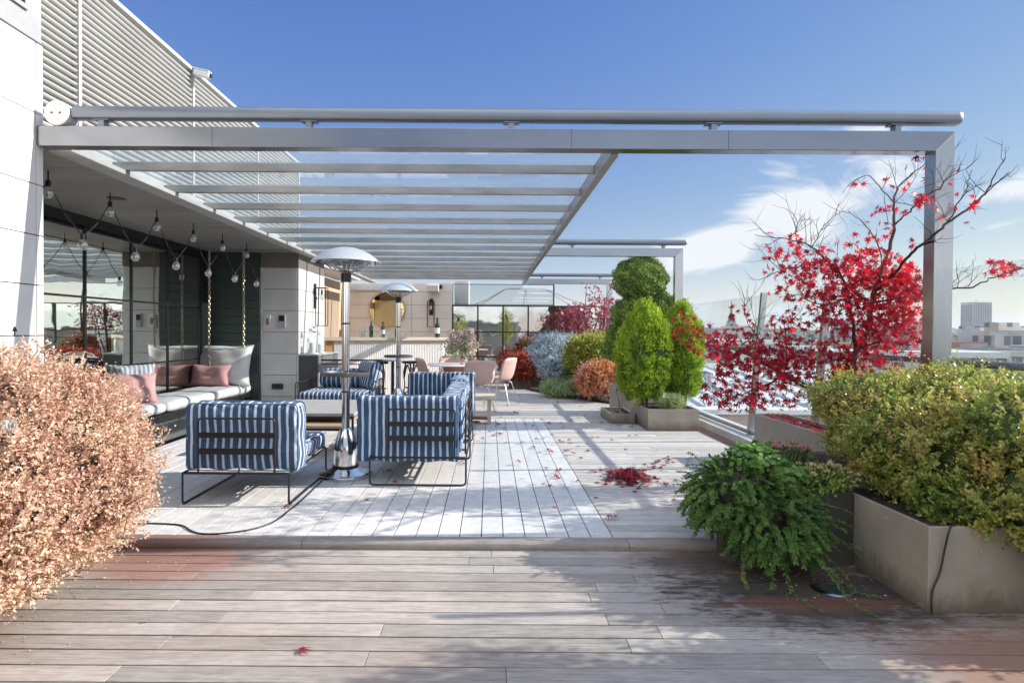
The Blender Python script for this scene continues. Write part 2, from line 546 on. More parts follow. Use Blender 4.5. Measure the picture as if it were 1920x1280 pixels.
def shell(blobs, n, depth=.12, lump=.10):
    """points near the skins of joined ellipsoids, with outward normals; a lumpy outline"""
    B = np.array([b[:6] for b in blobs], float)
    area = (B[:, 3] * B[:, 4] + B[:, 4] * B[:, 5] + B[:, 3] * B[:, 5])
    out_p, out_n = [], []
    got = 0
    while got < n:
        k = rng.choice(len(B), size=n, p=area / area.sum())
        d = rdir(n)
        ph = d * 5.0 + k[:, None] * 1.7
        w = 1 + lump * (np.sin(ph[:, 0] * 1.3 + 2 * np.sin(ph[:, 1])) * np.sin(ph[:, 1] * 1.1 + 1.3) + .6 * np.sin(ph[:, 2] * 2.3 + ph[:, 0] * 1.7)) * .8
        r = w * (1 - np.abs(rng.normal(0, depth, n)))
        p = B[k, :3] + d * B[k, 3:6] * r[:, None]
        keep = np.ones(n, bool)
        for j in range(len(B)):
            q = np.linalg.norm((p - B[j, :3]) / B[j, 3:6], axis=1)
            keep &= ~((q < .80) & (k != j))
        nn = unit(d / B[k, 3:6])
        out_p.append(p[keep]); out_n.append(nn[keep])
        got += keep.sum()
    return np.concatenate(out_p)[:n], np.concatenate(out_n)[:n]
def core(mb_name, blobs, scale, m, parent):
    """the mass of twigs inside a dense bush"""
    V, F = [], []
    k0 = 0
    nu, nv = 22, 14
    for b in blobs:
        for i in range(nv + 1):
            th = math.pi * i / nv
            for j in range(nu):
                ph = 2 * math.pi * j / nu
                w = scale * (1 + .06 * math.sin(3 * ph + 5 * th) + .05 * math.sin(7 * ph - 3 * th))
                V.append((b[0] + b[3] * w * math.sin(th) * math.cos(ph), b[1] + b[4] * w * math.sin(th) * math.sin(ph), b[2] + b[5] * w * math.cos(th)))
        for i in range(nv):
            for j in range(nu):
                F.append((k0 + i * nu + j, k0 + i * nu + (j + 1) % nu, k0 + (i + 1) * nu + (j + 1) % nu, k0 + (i + 1) * nu + j))
        k0 += nu * (nv + 1)
    return npmesh(mb_name, V, F, m, parent, smooth=180)
def bush(root, blobs, n, L, Wd, m, twig, clumps=0, rc=.05, depth=.12, lump=.10, core_s=.78, up=.2, zmin=None, out=.7, strays=0):
    """a clipped bush: leaves over the skin in small sprays, twigs inside"""
    if clumps:
        cp, cn = shell(blobs, clumps, depth * .7, lump)
        k = rng.integers(0, clumps, n)
        P = cp[k] + rng.normal(0, rc, (n, 3)) * np.array([1, 1, .8])
        N = unit(cn[k] + rng.normal(0, .35, (n, 3)))
        tone = None
    else:
        P, N = shell(blobs, n, depth, lump)
    if strays:
        sp, sn = shell(blobs, strays, .02, lump)
        k = rng.integers(0, strays, strays * 9)
        t = rng.random(strays * 9)
        P = np.concatenate([P, sp[k] + (sn[k] * .8 + np.array([0, 0, .5])) * t[:, None] * rc * 2.6 + rng.normal(0, rc * .12, (len(k), 3))])
        N = np.concatenate([N, unit(sn[k] + rng.normal(0, .6, (len(k), 3)))])
    if zmin is not None:
        kp = P[:, 2] > zmin
        P, N = P[kp], N[kp]
    n = len(P)
    A = N * out + rng.normal(0, .75, (n, 3)) + np.array([0, 0, up])
    NN = N + rng.normal(0, .6, (n, 3)) + np.array([0, 0, .3])
    sz = rng.uniform(.65, 1.25, n)
    v, f = leaf_arrays(P, A, NN, L * sz, Wd * sz)
    o = npmesh('foliage', v, f, m, root)
    if core_s:
        core('branches', blobs, core_s, twig, root)
    return o
def shoots(root, blobs, ns, nl, L, Wd, m, twig, core_s=.7, core_m=None, sl=(.06, .13), depth=.07, lump=.14, up=.45, zmin=None, spread=.9, stems=900):
    """a leafy bush built shoot by shoot: short stems grow out of the skin, leaves sit along each"""
    P0, N0 = shell(blobs, ns, depth, lump)
    if zmin is not None:
        k = P0[:, 2] > zmin
        P0, N0 = P0[k], N0[k]
    ns = len(P0)
    D = unit(N0 * .8 + np.array([0, 0, up]) + rng.normal(0, .42, (ns, 3)))
    ln = rng.uniform(sl[0], sl[1], ns) * np.where(rng.random(ns) < .06, 1.9, 1.)
    P0 = P0 - D * (ln * .6)[:, None]
    k = np.repeat(np.arange(ns), nl)
    n = len(k)
    t = np.tile((np.arange(nl) + .5) / nl, ns) + rng.normal(0, .05, n)
    bend = rng.normal(0, .25, (ns, 3))
    P = P0[k] + D[k] * (ln[k] * t)[:, None] + bend[k] * (ln[k] * t * t)[:, None]
    rad = unit(np.cross(D[k], rdir(n)))
    A = D[k] * (.35 + .6 * t[:, None]) + rad * spread + rng.normal(0, .15, (n, 3))
    NN = unit(D[k] * .8 + np.array([0, 0, .45]) + rng.normal(0, .35, (n, 3)))
    tone = rng.uniform(.7, 1.25, ns)[k] * rng.uniform(.7, 1.2, n) * (1.12 - .35 * t)
    v, f = leaf_arrays(P, A, NN, L * tone, Wd * tone)
    o = npmesh('foliage', v, f, m, root)
    q = MB()
    for i in range(0, ns, max(1, ns // max(1, stems))):
        q.tube([tuple(P0[i] - D[i] * .04), tuple(P0[i] + D[i] * ln[i] * .5 + bend[i] * ln[i] * .25), tuple(P0[i] + D[i] * ln[i] + bend[i] * ln[i])], [.0026, .0018, .0008], 4)
    q.build('stems', twig, root)
    if core_s:
        core('branches', blobs, core_s, core_m or twig, root)
    return o
LOBE = [(-2.35, .55), (-1.55, .78), (-.75, .95), (0, 1.1), (.75, .95), (1.55, .78), (2.35, .55)]
def maple_arrays(P, A, N, size, curl=.25):
    """palmate leaves with seven pointed lobes; lobe tips curl down"""
    n = len(P)
    A = unit(A)
    Sd = unit(np.cross(N, A))
    Nn = np.cross(A, Sd)
    size = np.broadcast_to(np.asarray(size, float), (n,))
    V = [P]
    idx = 1
    tips, notch = [], []
    def pt(ang, rad, dz):
        return P + (A * math.cos(ang) + Sd * math.sin(ang)) * (rad * size)[:, None] + Nn * (dz * size)[:, None]
    cz = rng.uniform(-.1, 1., n) * curl
    for (a, r) in LOBE:
        V.append(pt(a, r, -cz * r)); tips.append(idx); idx += 1
    angs = [-2.85] + [(LOBE[i][0] + LOBE[i + 1][0]) / 2 for i in range(6)] + [2.85]
    for i, a in enumerate(angs):
        V.append(pt(a, .30 if 0 < i < 7 else .15, 0 * cz)); notch.append(idx); idx += 1
    V = np.stack(V, 1)
    F = np.array([(0, notch[i], tips[i], notch[i + 1]) for i in range(7)])
    nv = V.shape[1]
    FF = (F[None] + (np.arange(n) * nv)[:, None, None]).reshape(-1, 4)
    return V.reshape(-1, 3), FF
def cushion(sx, sy, sz, c=(0, 0, 0), r=.05, puff=.03, n=14, wrinkle=.006, seed=0, flat=None):
    """a stuffed rounded block: verts, faces"""
    rr = random.Random(seed)
    ph = [rr.uniform(0, 6) for _ in range(6)]
    h = np.array([sx, sy, sz]) / 2
    V, F, idx = [], [], {}
    def vert(p):
        k = tuple(round(q, 5) for q in p)
        if k in idx: return idx[k]
        q = np.array(p) * h
        inner = np.clip(q, -(h - r), h - r)
        d = q - inner
        l = np.linalg.norm(d)
        if l > 1e-9:
            q = inner + d / l * r
        ax = int(np.argmin(h))
        oth = [i for i in range(3) if i != ax]
        f = (1 - p[oth[0]] ** 4) * (1 - p[oth[1]] ** 4)
        q[ax] += np.sign(p[ax]) * puff * f * abs(p[ax])
        w = wrinkle * (math.sin(11 * q[0] / .5 + ph[0] + 3 * math.sin(5 * q[2] + ph[1])) + math.sin(9 * q[2] / .4 + ph[2] + 4 * q[1]) + math.sin(13 * q[1] / .5 + ph[3]))
        nrm = np.array(p) / max(np.linalg.norm(p), 1e-6)
        q = q + nrm * w
        idx[k] = len(V)
        V.append(tuple(q + np.array(c)))
        return idx[k]
    t = np.linspace(-1, 1, n + 1)
    t = np.sign(t) * (1 - (1 - np.abs(t)) ** 1.35)
    for ax in range(3):
        o1, o2 = [i for i in range(3) if i != ax]
        for sg in (-1, 1):
            for i in range(n):
                for j in range(n):
                    q = []
                    for (a, b) in ((i, j), (i + 1, j), (i + 1, j + 1), (i, j + 1)):
                        p = [0, 0, 0]
                        p[ax] = sg; p[o1] = t[a]; p[o2] = t[b]
                        q.append(vert(p))
                    flip = (sg > 0) == (ax == 1)
                    F.append(tuple(q[::-1]) if flip else tuple(q))
    return V, F
def pillow_vf(w, h, t, n=22, seed=0, pinch=.10):
    """a loose pillow standing in the XZ plane, corners drawn out"""
    rr = random.Random(seed)
    a, b, c0 = rr.uniform(0, 6), rr.uniform(0, 6), rr.uniform(0, 6)
    V, F = [], []
    for sg in (1, -1):
        base = len(V)
        for i in range(n + 1):
            for j in range(n + 1):
                u, v = -1 + 2 * i / n, -1 + 2 * j / n
                x = u * (1 - pinch * (1 - v * v) * abs(u) ** 2) * w / 2
                z = v * (1 - pinch * (1 - u * u) * abs(v) ** 2) * h / 2
                th = max(0, (1 - u ** 4) * (1 - v ** 4)) ** .55 * t / 2
                th *= 1 + .10 * math.sin(5 * u + a + 2 * v) + .08 * math.sin(7 * v + b - 3 * u)
                V.append((x, sg * th, z + .02 * h * math.sin(4 * u + c0)))
        for i in range(n):
            for j in range(n):
                q = (base + i * (n + 1) + j, base + (i + 1) * (n + 1) + j, base + (i + 1) * (n + 1) + j + 1, base + i * (n + 1) + j + 1)
                F.append(q if sg < 0 else q[::-1])
    return V, F
def dup(root, loc, rz=0, label=None, group=None):
    r = root.copy()
    C.objects.link(r)
    r.location = loc
    r.rotation_euler = (0, 0, rz)
    if label: r['label'] = label
    if group: r['group'] = group
    for ch in list(root.children):
        c = ch.copy()
        C.objects.link(c)
        c.parent = r
        for g in ch.children:
            d = g.copy()
            C.objects.link(d)
            d.parent = c
    return r
# ------------------------------------------------------------------ palette
M_STONE = mat('stone', (.72, .69, .65), .75, var=.07, vs=2.5, bmp=.08, bs=90, isl=.06, stain=((.42, .40, .37), 2.2, .35))
M_JOINT = mat('joint', (.035, .032, .03), .9, bmp=0)
M_STEEL = mat('brushed_steel', (.235, .25, .275), .22, 1., var=.09, vs=1.6, st=(1, 3, 3), bmp=0, bs=30, rvar=.025)
M_STEELV = mat('brushed_steel_post', (.36, .365, .37), .24, 1., var=.03, vs=3, st=(20, 20, .4), bmp=0, bs=30, rvar=.025)
M_RAFT = mat('rafter_steel', (.40, .39, .375), .38, .85, var=.2, vs=2, st=(1.2, 6, 6), bmp=.03, rvar=.08)
M_ALU = mat('painted_aluminium', (.20, .225, .26), .38, .6, var=.05, vs=4, bmp=.02)
M_WHITEPAINT = mat('white_metal', (.72, .72, .71), .5, var=.06, vs=3, bmp=.04)
M_LOUVRE = mat('louvre_metal', (.47, .465, .445), .45, .1, var=.08, vs=1.2, bmp=.03)
M_GREYCLAD = mat('grey_cladding', (.36, .36, .365), .5, .3, var=.07, bmp=.03)
M_BLACK = mat('black_metal', (.014, .014, .015), .42, .2, var=.2, bmp=.03)
M_DARK = mat('dark_void', (.012, .012, .012), .9, bmp=0)
M_SOFFIT = mat('soffit_boards', (.33, .312, .28), .42, var=.22, vs=4, st=(1, 20, 1), bmp=.1, isl=.2)
M_DKBOARD = mat('dark_green_boards', (.045, .065, .060), .5, var=.25, vs=4, st=(1, 1, 20), bmp=.1, isl=.2)
M_PANEL = mat('oak_panel', (.50, .37, .26), .55, var=.12, vs=3, st=(8, 8, .7), bmp=.08, isl=.1)
M_ORANGEWOOD = mat('orange_wood', (.50, .25, .10), .55, var=.15, vs=3, st=(6, 6, 1), bmp=.08)
M_PALEWOOD = mat('pale_wood', (.52, .42, .31), .6, var=.14, vs=3, st=(1, 12, 12), bmp=.12)
M_WHITEBAR = mat('white_bar', (.70, .68, .66), .55, var=.05, vs=4, bmp=.05)
M_CONCRETE = mat('table_stone', (.33, .32, .31), .6, var=.14, vs=9, bmp=.1)
M_PLANTER = mat('bronze_planter', (.33, .29, .235), .5, .12, var=.16, vs=3.2, bmp=.06, bs=40, stain=((.42, .38, .33), 3.0, .5))
M_PLANTERD = mat('dark_planter', (.050, .047, .040), .45, .3, var=.2, vs=3.2, bmp=.06)
M_PLANTERW = mat('pale_planter', (.36, .34, .32), .7, var=.15, vs=5, bmp=.1, stain=((.2, .17, .15), 4, .6))
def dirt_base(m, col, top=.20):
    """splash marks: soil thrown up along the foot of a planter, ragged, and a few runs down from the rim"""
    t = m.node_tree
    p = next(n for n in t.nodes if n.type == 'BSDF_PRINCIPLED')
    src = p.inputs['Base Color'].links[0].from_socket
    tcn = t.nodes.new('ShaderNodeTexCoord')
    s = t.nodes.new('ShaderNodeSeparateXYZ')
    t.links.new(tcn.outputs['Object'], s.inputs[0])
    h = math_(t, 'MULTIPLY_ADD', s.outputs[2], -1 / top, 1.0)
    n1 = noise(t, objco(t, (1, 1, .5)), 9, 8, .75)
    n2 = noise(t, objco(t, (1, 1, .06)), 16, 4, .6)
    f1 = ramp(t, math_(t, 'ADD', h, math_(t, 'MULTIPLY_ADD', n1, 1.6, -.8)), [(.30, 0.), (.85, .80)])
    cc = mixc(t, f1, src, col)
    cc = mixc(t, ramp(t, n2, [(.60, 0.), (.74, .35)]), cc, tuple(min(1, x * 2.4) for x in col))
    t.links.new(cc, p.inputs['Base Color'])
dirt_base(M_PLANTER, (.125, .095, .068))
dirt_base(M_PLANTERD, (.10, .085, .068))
M_SOIL = mat('soil', (.045, .032, .022), .95, var=.5, vs=40, bmp=.9, bs=80)
M_TWIG = mat('twigs', (.055, .042, .030), .9, var=.4, vs=30, bmp=.6)
M_INNER = mat('inner_foliage', (.045, .075, .020), .9, var=.5, vs=26, bmp=.9, bs=40)
M_INNERC = mat('inner_twigs', (.10, .055, .035), .9, var=.6, vs=26, bmp=.9, bs=40)
M_BARK = mat('maple_bark', (.135, .115, .095), .8, var=.3, vs=14, st=(1, 1, .4), bmp=.5)
M_TWIGDK = mat('maple_twigs', (.045, .030, .030), .7, var=.3, vs=14, bmp=.2)
M_FABGREY = mat('grey_canvas', (.56, .555, .55), .9, var=.10, vs=7, bmp=.3, bs=160, spec=.2)
M_FABWHITE = mat('white_linen', (.72, .71, .69), .9, var=.06, vs=7, bmp=.35, bs=40, spec=.2)
M_FABPINK = mat('pink_linen', (.60, .33, .315), .9, var=.10, vs=7, bmp=.35, bs=120, spec=.2)
M_SHELL = mat('pink_shell', (.56, .385, .335), .5, var=.05, vs=5, bmp=.04)
M_CHROME = mat('polished_steel', (.62, .62, .63), .14, 1., var=.05, vs=4, bmp=.02, rvar=.04)
M_DOME = mat('dome_steel', (.66, .66, .65), .40, .35, var=.03, vs=2, bmp=0)
M_BRASS = mat('brass', (.62, .42, .16), .3, 1., var=.1, bmp=.02)
M_CHAIN = mat('chain_steel', (.42, .37, .28), .4, .9, var=.2, bmp=.05)
M_BENTWOOD = mat('bentwood', (.075, .024, .026), .35, var=.2, bmp=.03)
M_CABLE = mat('black_cable', (.012, .012, .013), .5, bmp=0)
M_BOTTLE = glassmat('bottle_glass', (.10, .22, .06), .10)
M_WINE = mat('dark_bottle', (.010, .018, .010), .10, var=.1, bmp=0, rvar=.02, spec=.7)
M_LABEL = mat('paper_label', (.74, .73, .70), .8, bmp=0)
M_CLEAR = glassmat('clear_glass', (.93, .96, .95), .10)
M_RAILGLASS = glassmat('railing_glass', (.94, .97, .968), .03, .006)
M_ROOFGLASS = glassmat('roof_glass', (.955, .98, .99), .04, .14, mcol=(.60, .70, .76))
M_MIRWIN = mirrormat('tinted_mirror', (.80, .82, .74))
M_MIRFAR = mirrormat('dark_mirror', (.62, .64, .60))
M_MIRGOLD = mirrormat('amber_mirror', (.88, .70, .40))
M_WHITEROOF = mat('white_roofing', (.55, .55, .56), .8, var=.12, vs=.7, bmp=.05, stain=((.36, .36, .37), .6, .6))
M_BOARDS = woodmat('weathered_ipe', 'X', ((.155, .132, .116), (.365, .33, .298), (.50, .462, .425)), (.23, .108, .066), .38,
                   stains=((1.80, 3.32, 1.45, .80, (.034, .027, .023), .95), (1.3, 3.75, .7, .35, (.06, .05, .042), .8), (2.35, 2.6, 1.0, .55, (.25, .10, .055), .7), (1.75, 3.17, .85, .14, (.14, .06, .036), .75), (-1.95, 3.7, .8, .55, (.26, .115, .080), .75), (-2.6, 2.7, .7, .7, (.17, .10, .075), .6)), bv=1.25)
M_BOARDY = woodmat('oiled_border_boards', 'Y', ((.12, .075, .05), (.22, .14, .10), (.32, .24, .19)), (.22, .10, .06), .5)
M_FARBOARDS = woodmat('pale_grey_boards', 'X', ((.40, .365, .335), (.52, .485, .45), (.60, .57, .535)), (.30, .19, .13), .15)
M_COMPO = woodmat('grey_composite', 'Y', ((.52, .505, .49), (.60, .585, .57), (.66, .645, .625)), (.36, .32, .28), .12, rough=.6, bv=.3)

# ------------------------------------------------------------------ ground far below, slab of the terrace
m, t, out = newmat('city_ground')
p = nd(t, 'ShaderNodeBsdfPrincipled', i_Roughness=.9)
n1 = noise(t, objco(t), .012, 8, .7)
t.links.new(ramp(t, n1, [(.3, (.10, .115, .09)), (.5, (.24, .23, .215)), (.7, (.34, .325, .31))]), p.inputs[0])
t.links.new(p.outputs[0], out.inputs[0])
g = MB().add([(-7000, -7000, -26), (7000, -7000, -26), (7000, 7000, -26), (-7000, 7000, -26)], [(0, 1, 2, 3)])
tag(g.build('ground', m), kind='structure')
tag(MB().box(-8, 3.55, -6, 17.5, -1.2, -.19).build('terrace_slab', M_JOINT), kind='structure')

def boards_x(name, x0, x1, y0, y1, ztop, m, pitch=.125, gap=.009, seams=(), joint=True):
    b = MB()
    y = y1
    r = random.Random(name)
    while y > y0 + .03:
        ya, yb = max(y0, y - pitch + gap), y
        cuts = [x0]
        if joint:
            x = x0 + r.uniform(.3, 2.2)
            while x < x1 - .4:
                cuts.append(x)
                x += r.uniform(1.1, 2.6)
        cuts.append(x1)
        for i in range(len(cuts) - 1):
            dz = r.uniform(-.0012, .0012)
            b.box(cuts[i] + .0012, cuts[i + 1] - .0012, ya + r.uniform(0, .0015), yb - r.uniform(0, .0015), ztop - .024 + dz, ztop + dz)
        y -= pitch
    o = b.build(name, m, bev=.0018)
    return tag(o, kind='structure')
def boards_y(name, x0, x1, ys, ztop, m, pitch=.145, gap=.006):
    b = MB()
    x = x1
    r = random.Random(name)
    while x - pitch > x0 - .02:
        for i in range(len(ys) - 1):
            dz = r.uniform(-.0008, .0008)
            b.box(x - pitch + gap, x, ys[i] + .003, ys[i + 1] - .003, ztop - .024 + dz, ztop + dz)
        x -= pitch
    o = b.build(name, m, bev=.002)
    return tag(o, kind='structure')
ZL = -.05
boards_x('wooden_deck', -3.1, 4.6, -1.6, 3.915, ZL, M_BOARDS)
boards_x('wooden_deck', .826, 2.86, 4.03, 9.53, 0, M_FARBOARDS)
boards_x('wooden_deck', -3.9, 2.86, 9.54, 16.1, 0, M_FARBOARDS)
boards_y('composite_deck', -3.9, .82, (4.03, 4.6, 6.93, 9.53), .0, M_COMPO)
# rounded nosing board along the step
nose = [(3.915, -.055), (3.905, -.03), (3.905, -.012), (3.915, 0.0), (4.022, .001), (4.022, -.04)]
b = MB()
for (xa, xb) in ((-3.1, -1.2), (-1.196, .9), (.904, 2.9)):
    b.prism(nose, 'X', xa, xb)
M_NOSE = woodmat('nosing_board', 'X', ((.15, .132, .12), (.27, .245, .225), (.37, .345, .32)), (.20, .11, .08), .25, stains=((-2.2, 4.0, .9, .5, (.22, .10, .07), .6),))
tag(b.build('step', M_NOSE, smooth=50), kind='structure')
boards_y('border_deck', 2.862, 3.10, (4.03, 6.2, 8.4, 10.6, 13.0, 16.1), -.02, M_BOARDY, pitch=.118)
ld = MB().box(3.105, 3.54, -2, 16.3, -.4, .075)
tag(ld.build('ledge', mat('pale_coping', (.55, .53, .51), .75, var=.12, vs=4, bmp=.1, stain=((.34, .31, .28), 3, .5)), bev=.008), kind='structure')

# ------------------------------------------------------------------ building on the left
FX = -3.10
def stone_courses(b, axis, c0, c1, zs, fixed, out, depth=.04, joints=(), gap=.007):
    """stone slabs on a wall plane; axis is the direction along the wall; the plane coordinate 'fixed', slabs stand out by 'out'"""
    xs = [c0] + [j for j in joints if c0 < j < c1] + [c1]
    for i in range(len(zs) - 1):
        for k in range(len(xs) - 1):
            a0, a1 = xs[k] + gap / 2, xs[k + 1] - gap / 2
            z0, z1 = zs[i] + gap / 2, zs[i + 1] - gap / 2
            f0, f1 = sorted((fixed, fixed + out))
            if axis == 'Y': b.box(f0, f1, a0, a1, z0, z1)
            else: b.box(a0, a1, f0, f1, z0, z1)
w = thing('stone_wall', 'big white stone slab wall at the left edge, grey vented cladding on top', 'wall', (FX - .3, 2, -.05))
MB().box(FX - .6, FX - .03, -4, 4.262, -.05, 3.29).build('core', M_JOINT, w)
b = MB()
zsw = [-.05, .27, .615, .96, 1.305, 1.65, 1.99, 2.335, 2.82, 3.3]
stone_courses(b, 'Y', -4, 4.27, zsw, FX, -.03, joints=(-2.8, -1.6, -.4, .8, 2.0, 3.2, 4.20))
b.build('stone_slab', M_STONE, w, bev=.002)
b = MB().box(FX - .6, FX + .012, -4, 4.24, 3.302, 5.6)
b.build('cladding', M_GREYCLAD, w, bev=.004)
v = MB()
v.box(FX + .013, FX + .03, 2.0, 4.10, 3.46, 3.49).box(FX + .013, FX + .03, 4.07, 4.10, 3.49, 4.6)
vf = v.build('vent', M_GREYCLAD, w)
v = MB()
v.box(FX + .0125, FX + .016, 2.0, 4.068, 3.492, 4.6)
v.build('vent_shadow_gap', M_DARK, vf)
v = MB()
for i in range(14):
    z = 3.53 + i * .075
    v.add([(FX + .017, 2.0, z), (FX + .03, 2.0, z - .02), (FX + .03, 4.068, z - .02), (FX + .017, 4.068, z), (FX + .017, 2.0, z + .016), (FX + .03, 2.0, z - .004), (FX + .03, 4.068, z - .004), (FX + .017, 4.068, z + .016)],
          [(0, 1, 2, 3), (7, 6, 5, 4), (0, 4, 5, 1), (1, 5, 6, 2), (2, 6, 7, 3), (3, 7, 4, 0)])
v.build('vent_blade', M_GREYCLAD, vf)
# small dark tree emblem on the stone near the bottom of the visible wall
e = MB()
ey, ez = 4.0, 1.335
for (w2, z2, h2) in ((.050, .0, .012), (.038, .010, .011), (.022, .020, .010)):
    e.prism([(ey - w2 / 2, ez + z2), (ey + w2 / 2, ez + z2), (ey + w2 * .2, ez + z2 + h2), (ey - w2 * .2, ez + z2 + h2)], 'X', FX + .001, FX + .004)
e.box(FX + .001, FX + .004, ey - .004, ey + .004, ez - .03, ez - .001)
e.build('emblem', M_BLACK, w)

s = thing('louvre_screen', 'tall pale ribbed metal screen rising above the seating alcove', 'screen', (-3.9, 7, 2.7))
MB().box(-3.80, -3.70, 4.0, 11.95, 2.70, 4.44).build('backing', mat('screen_backing', (.20, .195, .18), .7, bmp=0), s)
joints = [3.3, 5.39, 7.45, 9.51, 11.55]
for i in range(len(joints)):
    b = MB()
    y0 = joints[i - 1] + .02 if i else 3.0
    y1 = joints[i] - .02
    if i == 0: y0 = 2.2
    for k in range(30):
        z = 2.72 + k * .0578
        b.prism([(-3.69, z), (-3.612, z - .006), (-3.600, z + .006), (-3.600, z + .014), (-3.69, z + .028)], 'Y', y0, y1)
    b.build('louvre_panel', M_LOUVRE, s)
for y in joints[1:]:
    MB().box(-3.64, -3.585, y - .019, y + .019, 2.70, 4.455).build('rail', M_LOUVRE, s, bev=.003)
MB().box(-3.82, -3.58, 2.2, 11.97, 4.456, 4.50).build('top_rail', M_LOUVRE, s, bev=.004)
# parapet wall that the screen stands on
MB().box(-3.95, -3.36, 4.28, 15.9, 2.66, 2.698).build('coping', M_WHITEPAINT, s, bev=.004)

# alcove: ceiling, end wall, mirrored windows
b = MB()
y = 4.28
while y < 10.05:
    b.box(-4.7, FX - .012, y, min(y + .118, 10.05), 2.605, 2.63)
    y += .121
tag(b.build('ceiling', M_SOFFIT), kind='structure')
b = MB().box(-4.9, FX - .013, 4.28, 10.3, 2.64, 2.655)
tag(b.build('roof', M_GREYCLAD), kind='structure')
w = thing('boarded_wall', 'black-green boarded end wall of the alcove behind the chains', 'wall', (-4.1, 9.95, 0))
b = MB()
for i in range(20):
    b.box(-4.6, -3.715, 9.90, 9.925, i * .131, i * .131 + .127)
b.build('board', M_DKBOARD, w, bev=.003)
MB().box(-4.6, -3.715, 9.926, 9.96, 0, 2.6).build('backing', M_DARK, w)
b = MB().box(-4.14, -4.06, 9.885, 9.899, 2.16, 2.24)
b.build('junction_box', M_WHITEPAINT, w, bev=.004)
w = thing('boarded_wall', 'dark boarded near end of the alcove, beside the white stone wall', 'wall', (-4.1, 4.3, 0))
MB().box(-4.6, -3.72, 4.22, 4.30, 0, 2.6).build('board', M_DKBOARD, w)
w = thing('mirror_window', 'black framed tinted mirror window along the back of the alcove', 'window', (-4.55, 7.2, 0))
MB().box(-4.62, -4.535, 4.3, 9.9, 0, 2.604).build('backing', M_DARK, w)
ys = [4.32, 5.10, 5.98, 6.86, 7.75, 8.62, 9.56]
zs = [.10, .905, 1.71, 2.46]
for i in range(len(ys) - 1):
    for k in range(3):
        MB().box(-4.534, -4.528, ys[i] + .018, ys[i + 1] - .018, zs[k] + .012, zs[k + 1] - .012).build('pane', M_MIRWIN, w)
b = MB()
for y in ys:
    b.box(-4.533, -4.515, y - .0175, y + .0175, .06, 2.5)
for z in zs:
    for i in range(len(ys) - 1):
        b.box(-4.533, -4.516, ys[i] + .0176, ys[i + 1] - .0176, z - .0115, z + .0115)
b.box(-4.533, -4.488, 4.3, 9.898, 2.501, 2.603)
b.box(-4.533, -4.490, 9.578, 9.898, .0, 2.50)
b.build('frame', M_BLACK, w, bev=.003)

# stone pillar
w = thing('stone_pillar', 'square white stone pillar with intercom between alcove and bar corner', 'pillar', (-3.4, 10.7, 0))
MB().box(-3.70, FX - .032, 9.985, 11.46, 0, 2.36).build('core', M_JOINT, w)
MB().box(-3.86, FX - .032, 11.465, 11.499, 0, 2.366).build('rear_slab', M_STONE, w, bev=.003)
zp = [0, .28, .628, .976, 1.324, 1.672, 2.02, 2.368]
b = MB()
stone_courses(b, 'X', -3.714, FX - .031, zp, 9.95, .03)
stone_courses(b, 'Y', 9.95, 11.5, zp, FX, -.03, joints=(10.05, 11.1))
b.build('stone_slab', M_STONE, w, bev=.002)
MB().box(-3.714, FX - .002, 9.952, 11.5, 2.37, 2.604).build('head_panel', mat('taupe_panel', (.20, .175, .145), .6, bmp=.03), w)
# fittings on the pillar: a thing each
def front_fit(name, label, cat, px, py, wd, hg, dp, m, Y=9.95):
    q = at(px, py, Y)
    tg = thing(name, label, cat, (q.x, Y, q.z))
    MB().box(q.x - wd / 2, q.x + wd / 2, Y - dp, Y - .001, q.z - hg / 2, q.z + hg / 2).build('housing', m, tg, bev=.006)
    return tg, q
tg, q = front_fit('intercom', 'white intercom with handset on the front of the stone pillar', 'intercom', 502, 603, .115, .22, .035, M_WHITEPAINT)
MB().box(q.x - .015, q.x + .035, 9.95 - .048, 9.95 - .036, q.z - .05, q.z + .055).build('speaker_panel', mat('tan_plastic', (.30, .19, .14), .5, bmp=0), tg, bev=.004)
MB().tube(catmull([(q.x - .03, 9.93, q.z - .11), (q.x - .035, 9.925, q.z - .2), (q.x - .025, 9.93, q.z - .27)], 5), .004, 5).build('cord', M_WHITEPAINT, tg)
tg, q = front_fit('thermostat', 'grey control unit with dark screen on the pillar beside the intercom', 'thermostat', 529, 602, .12, .21, .03, mat('grey_plastic', (.42, .42, .43), .5, bmp=0))
MB().box(q.x - .045, q.x + .045, 9.95 - .034, 9.95 - .031, q.z + .0, q.z + .09).build('screen', M_BLACK, tg)
tg, q = front_fit('power_socket', 'black double power socket low on the stone pillar', 'socket', 521, 724, .18, .085, .03, M_BLACK)
for sx_ in (-.045, .045):
    MB().box(q.x + sx_ - .035, q.x + sx_ + .035, 9.95 - .036, 9.95 - .031, q.z - .03, q.z + .03).build('cover', mat('black_plastic', (.02, .02, .02), .35, bmp=0), tg, bev=.004)

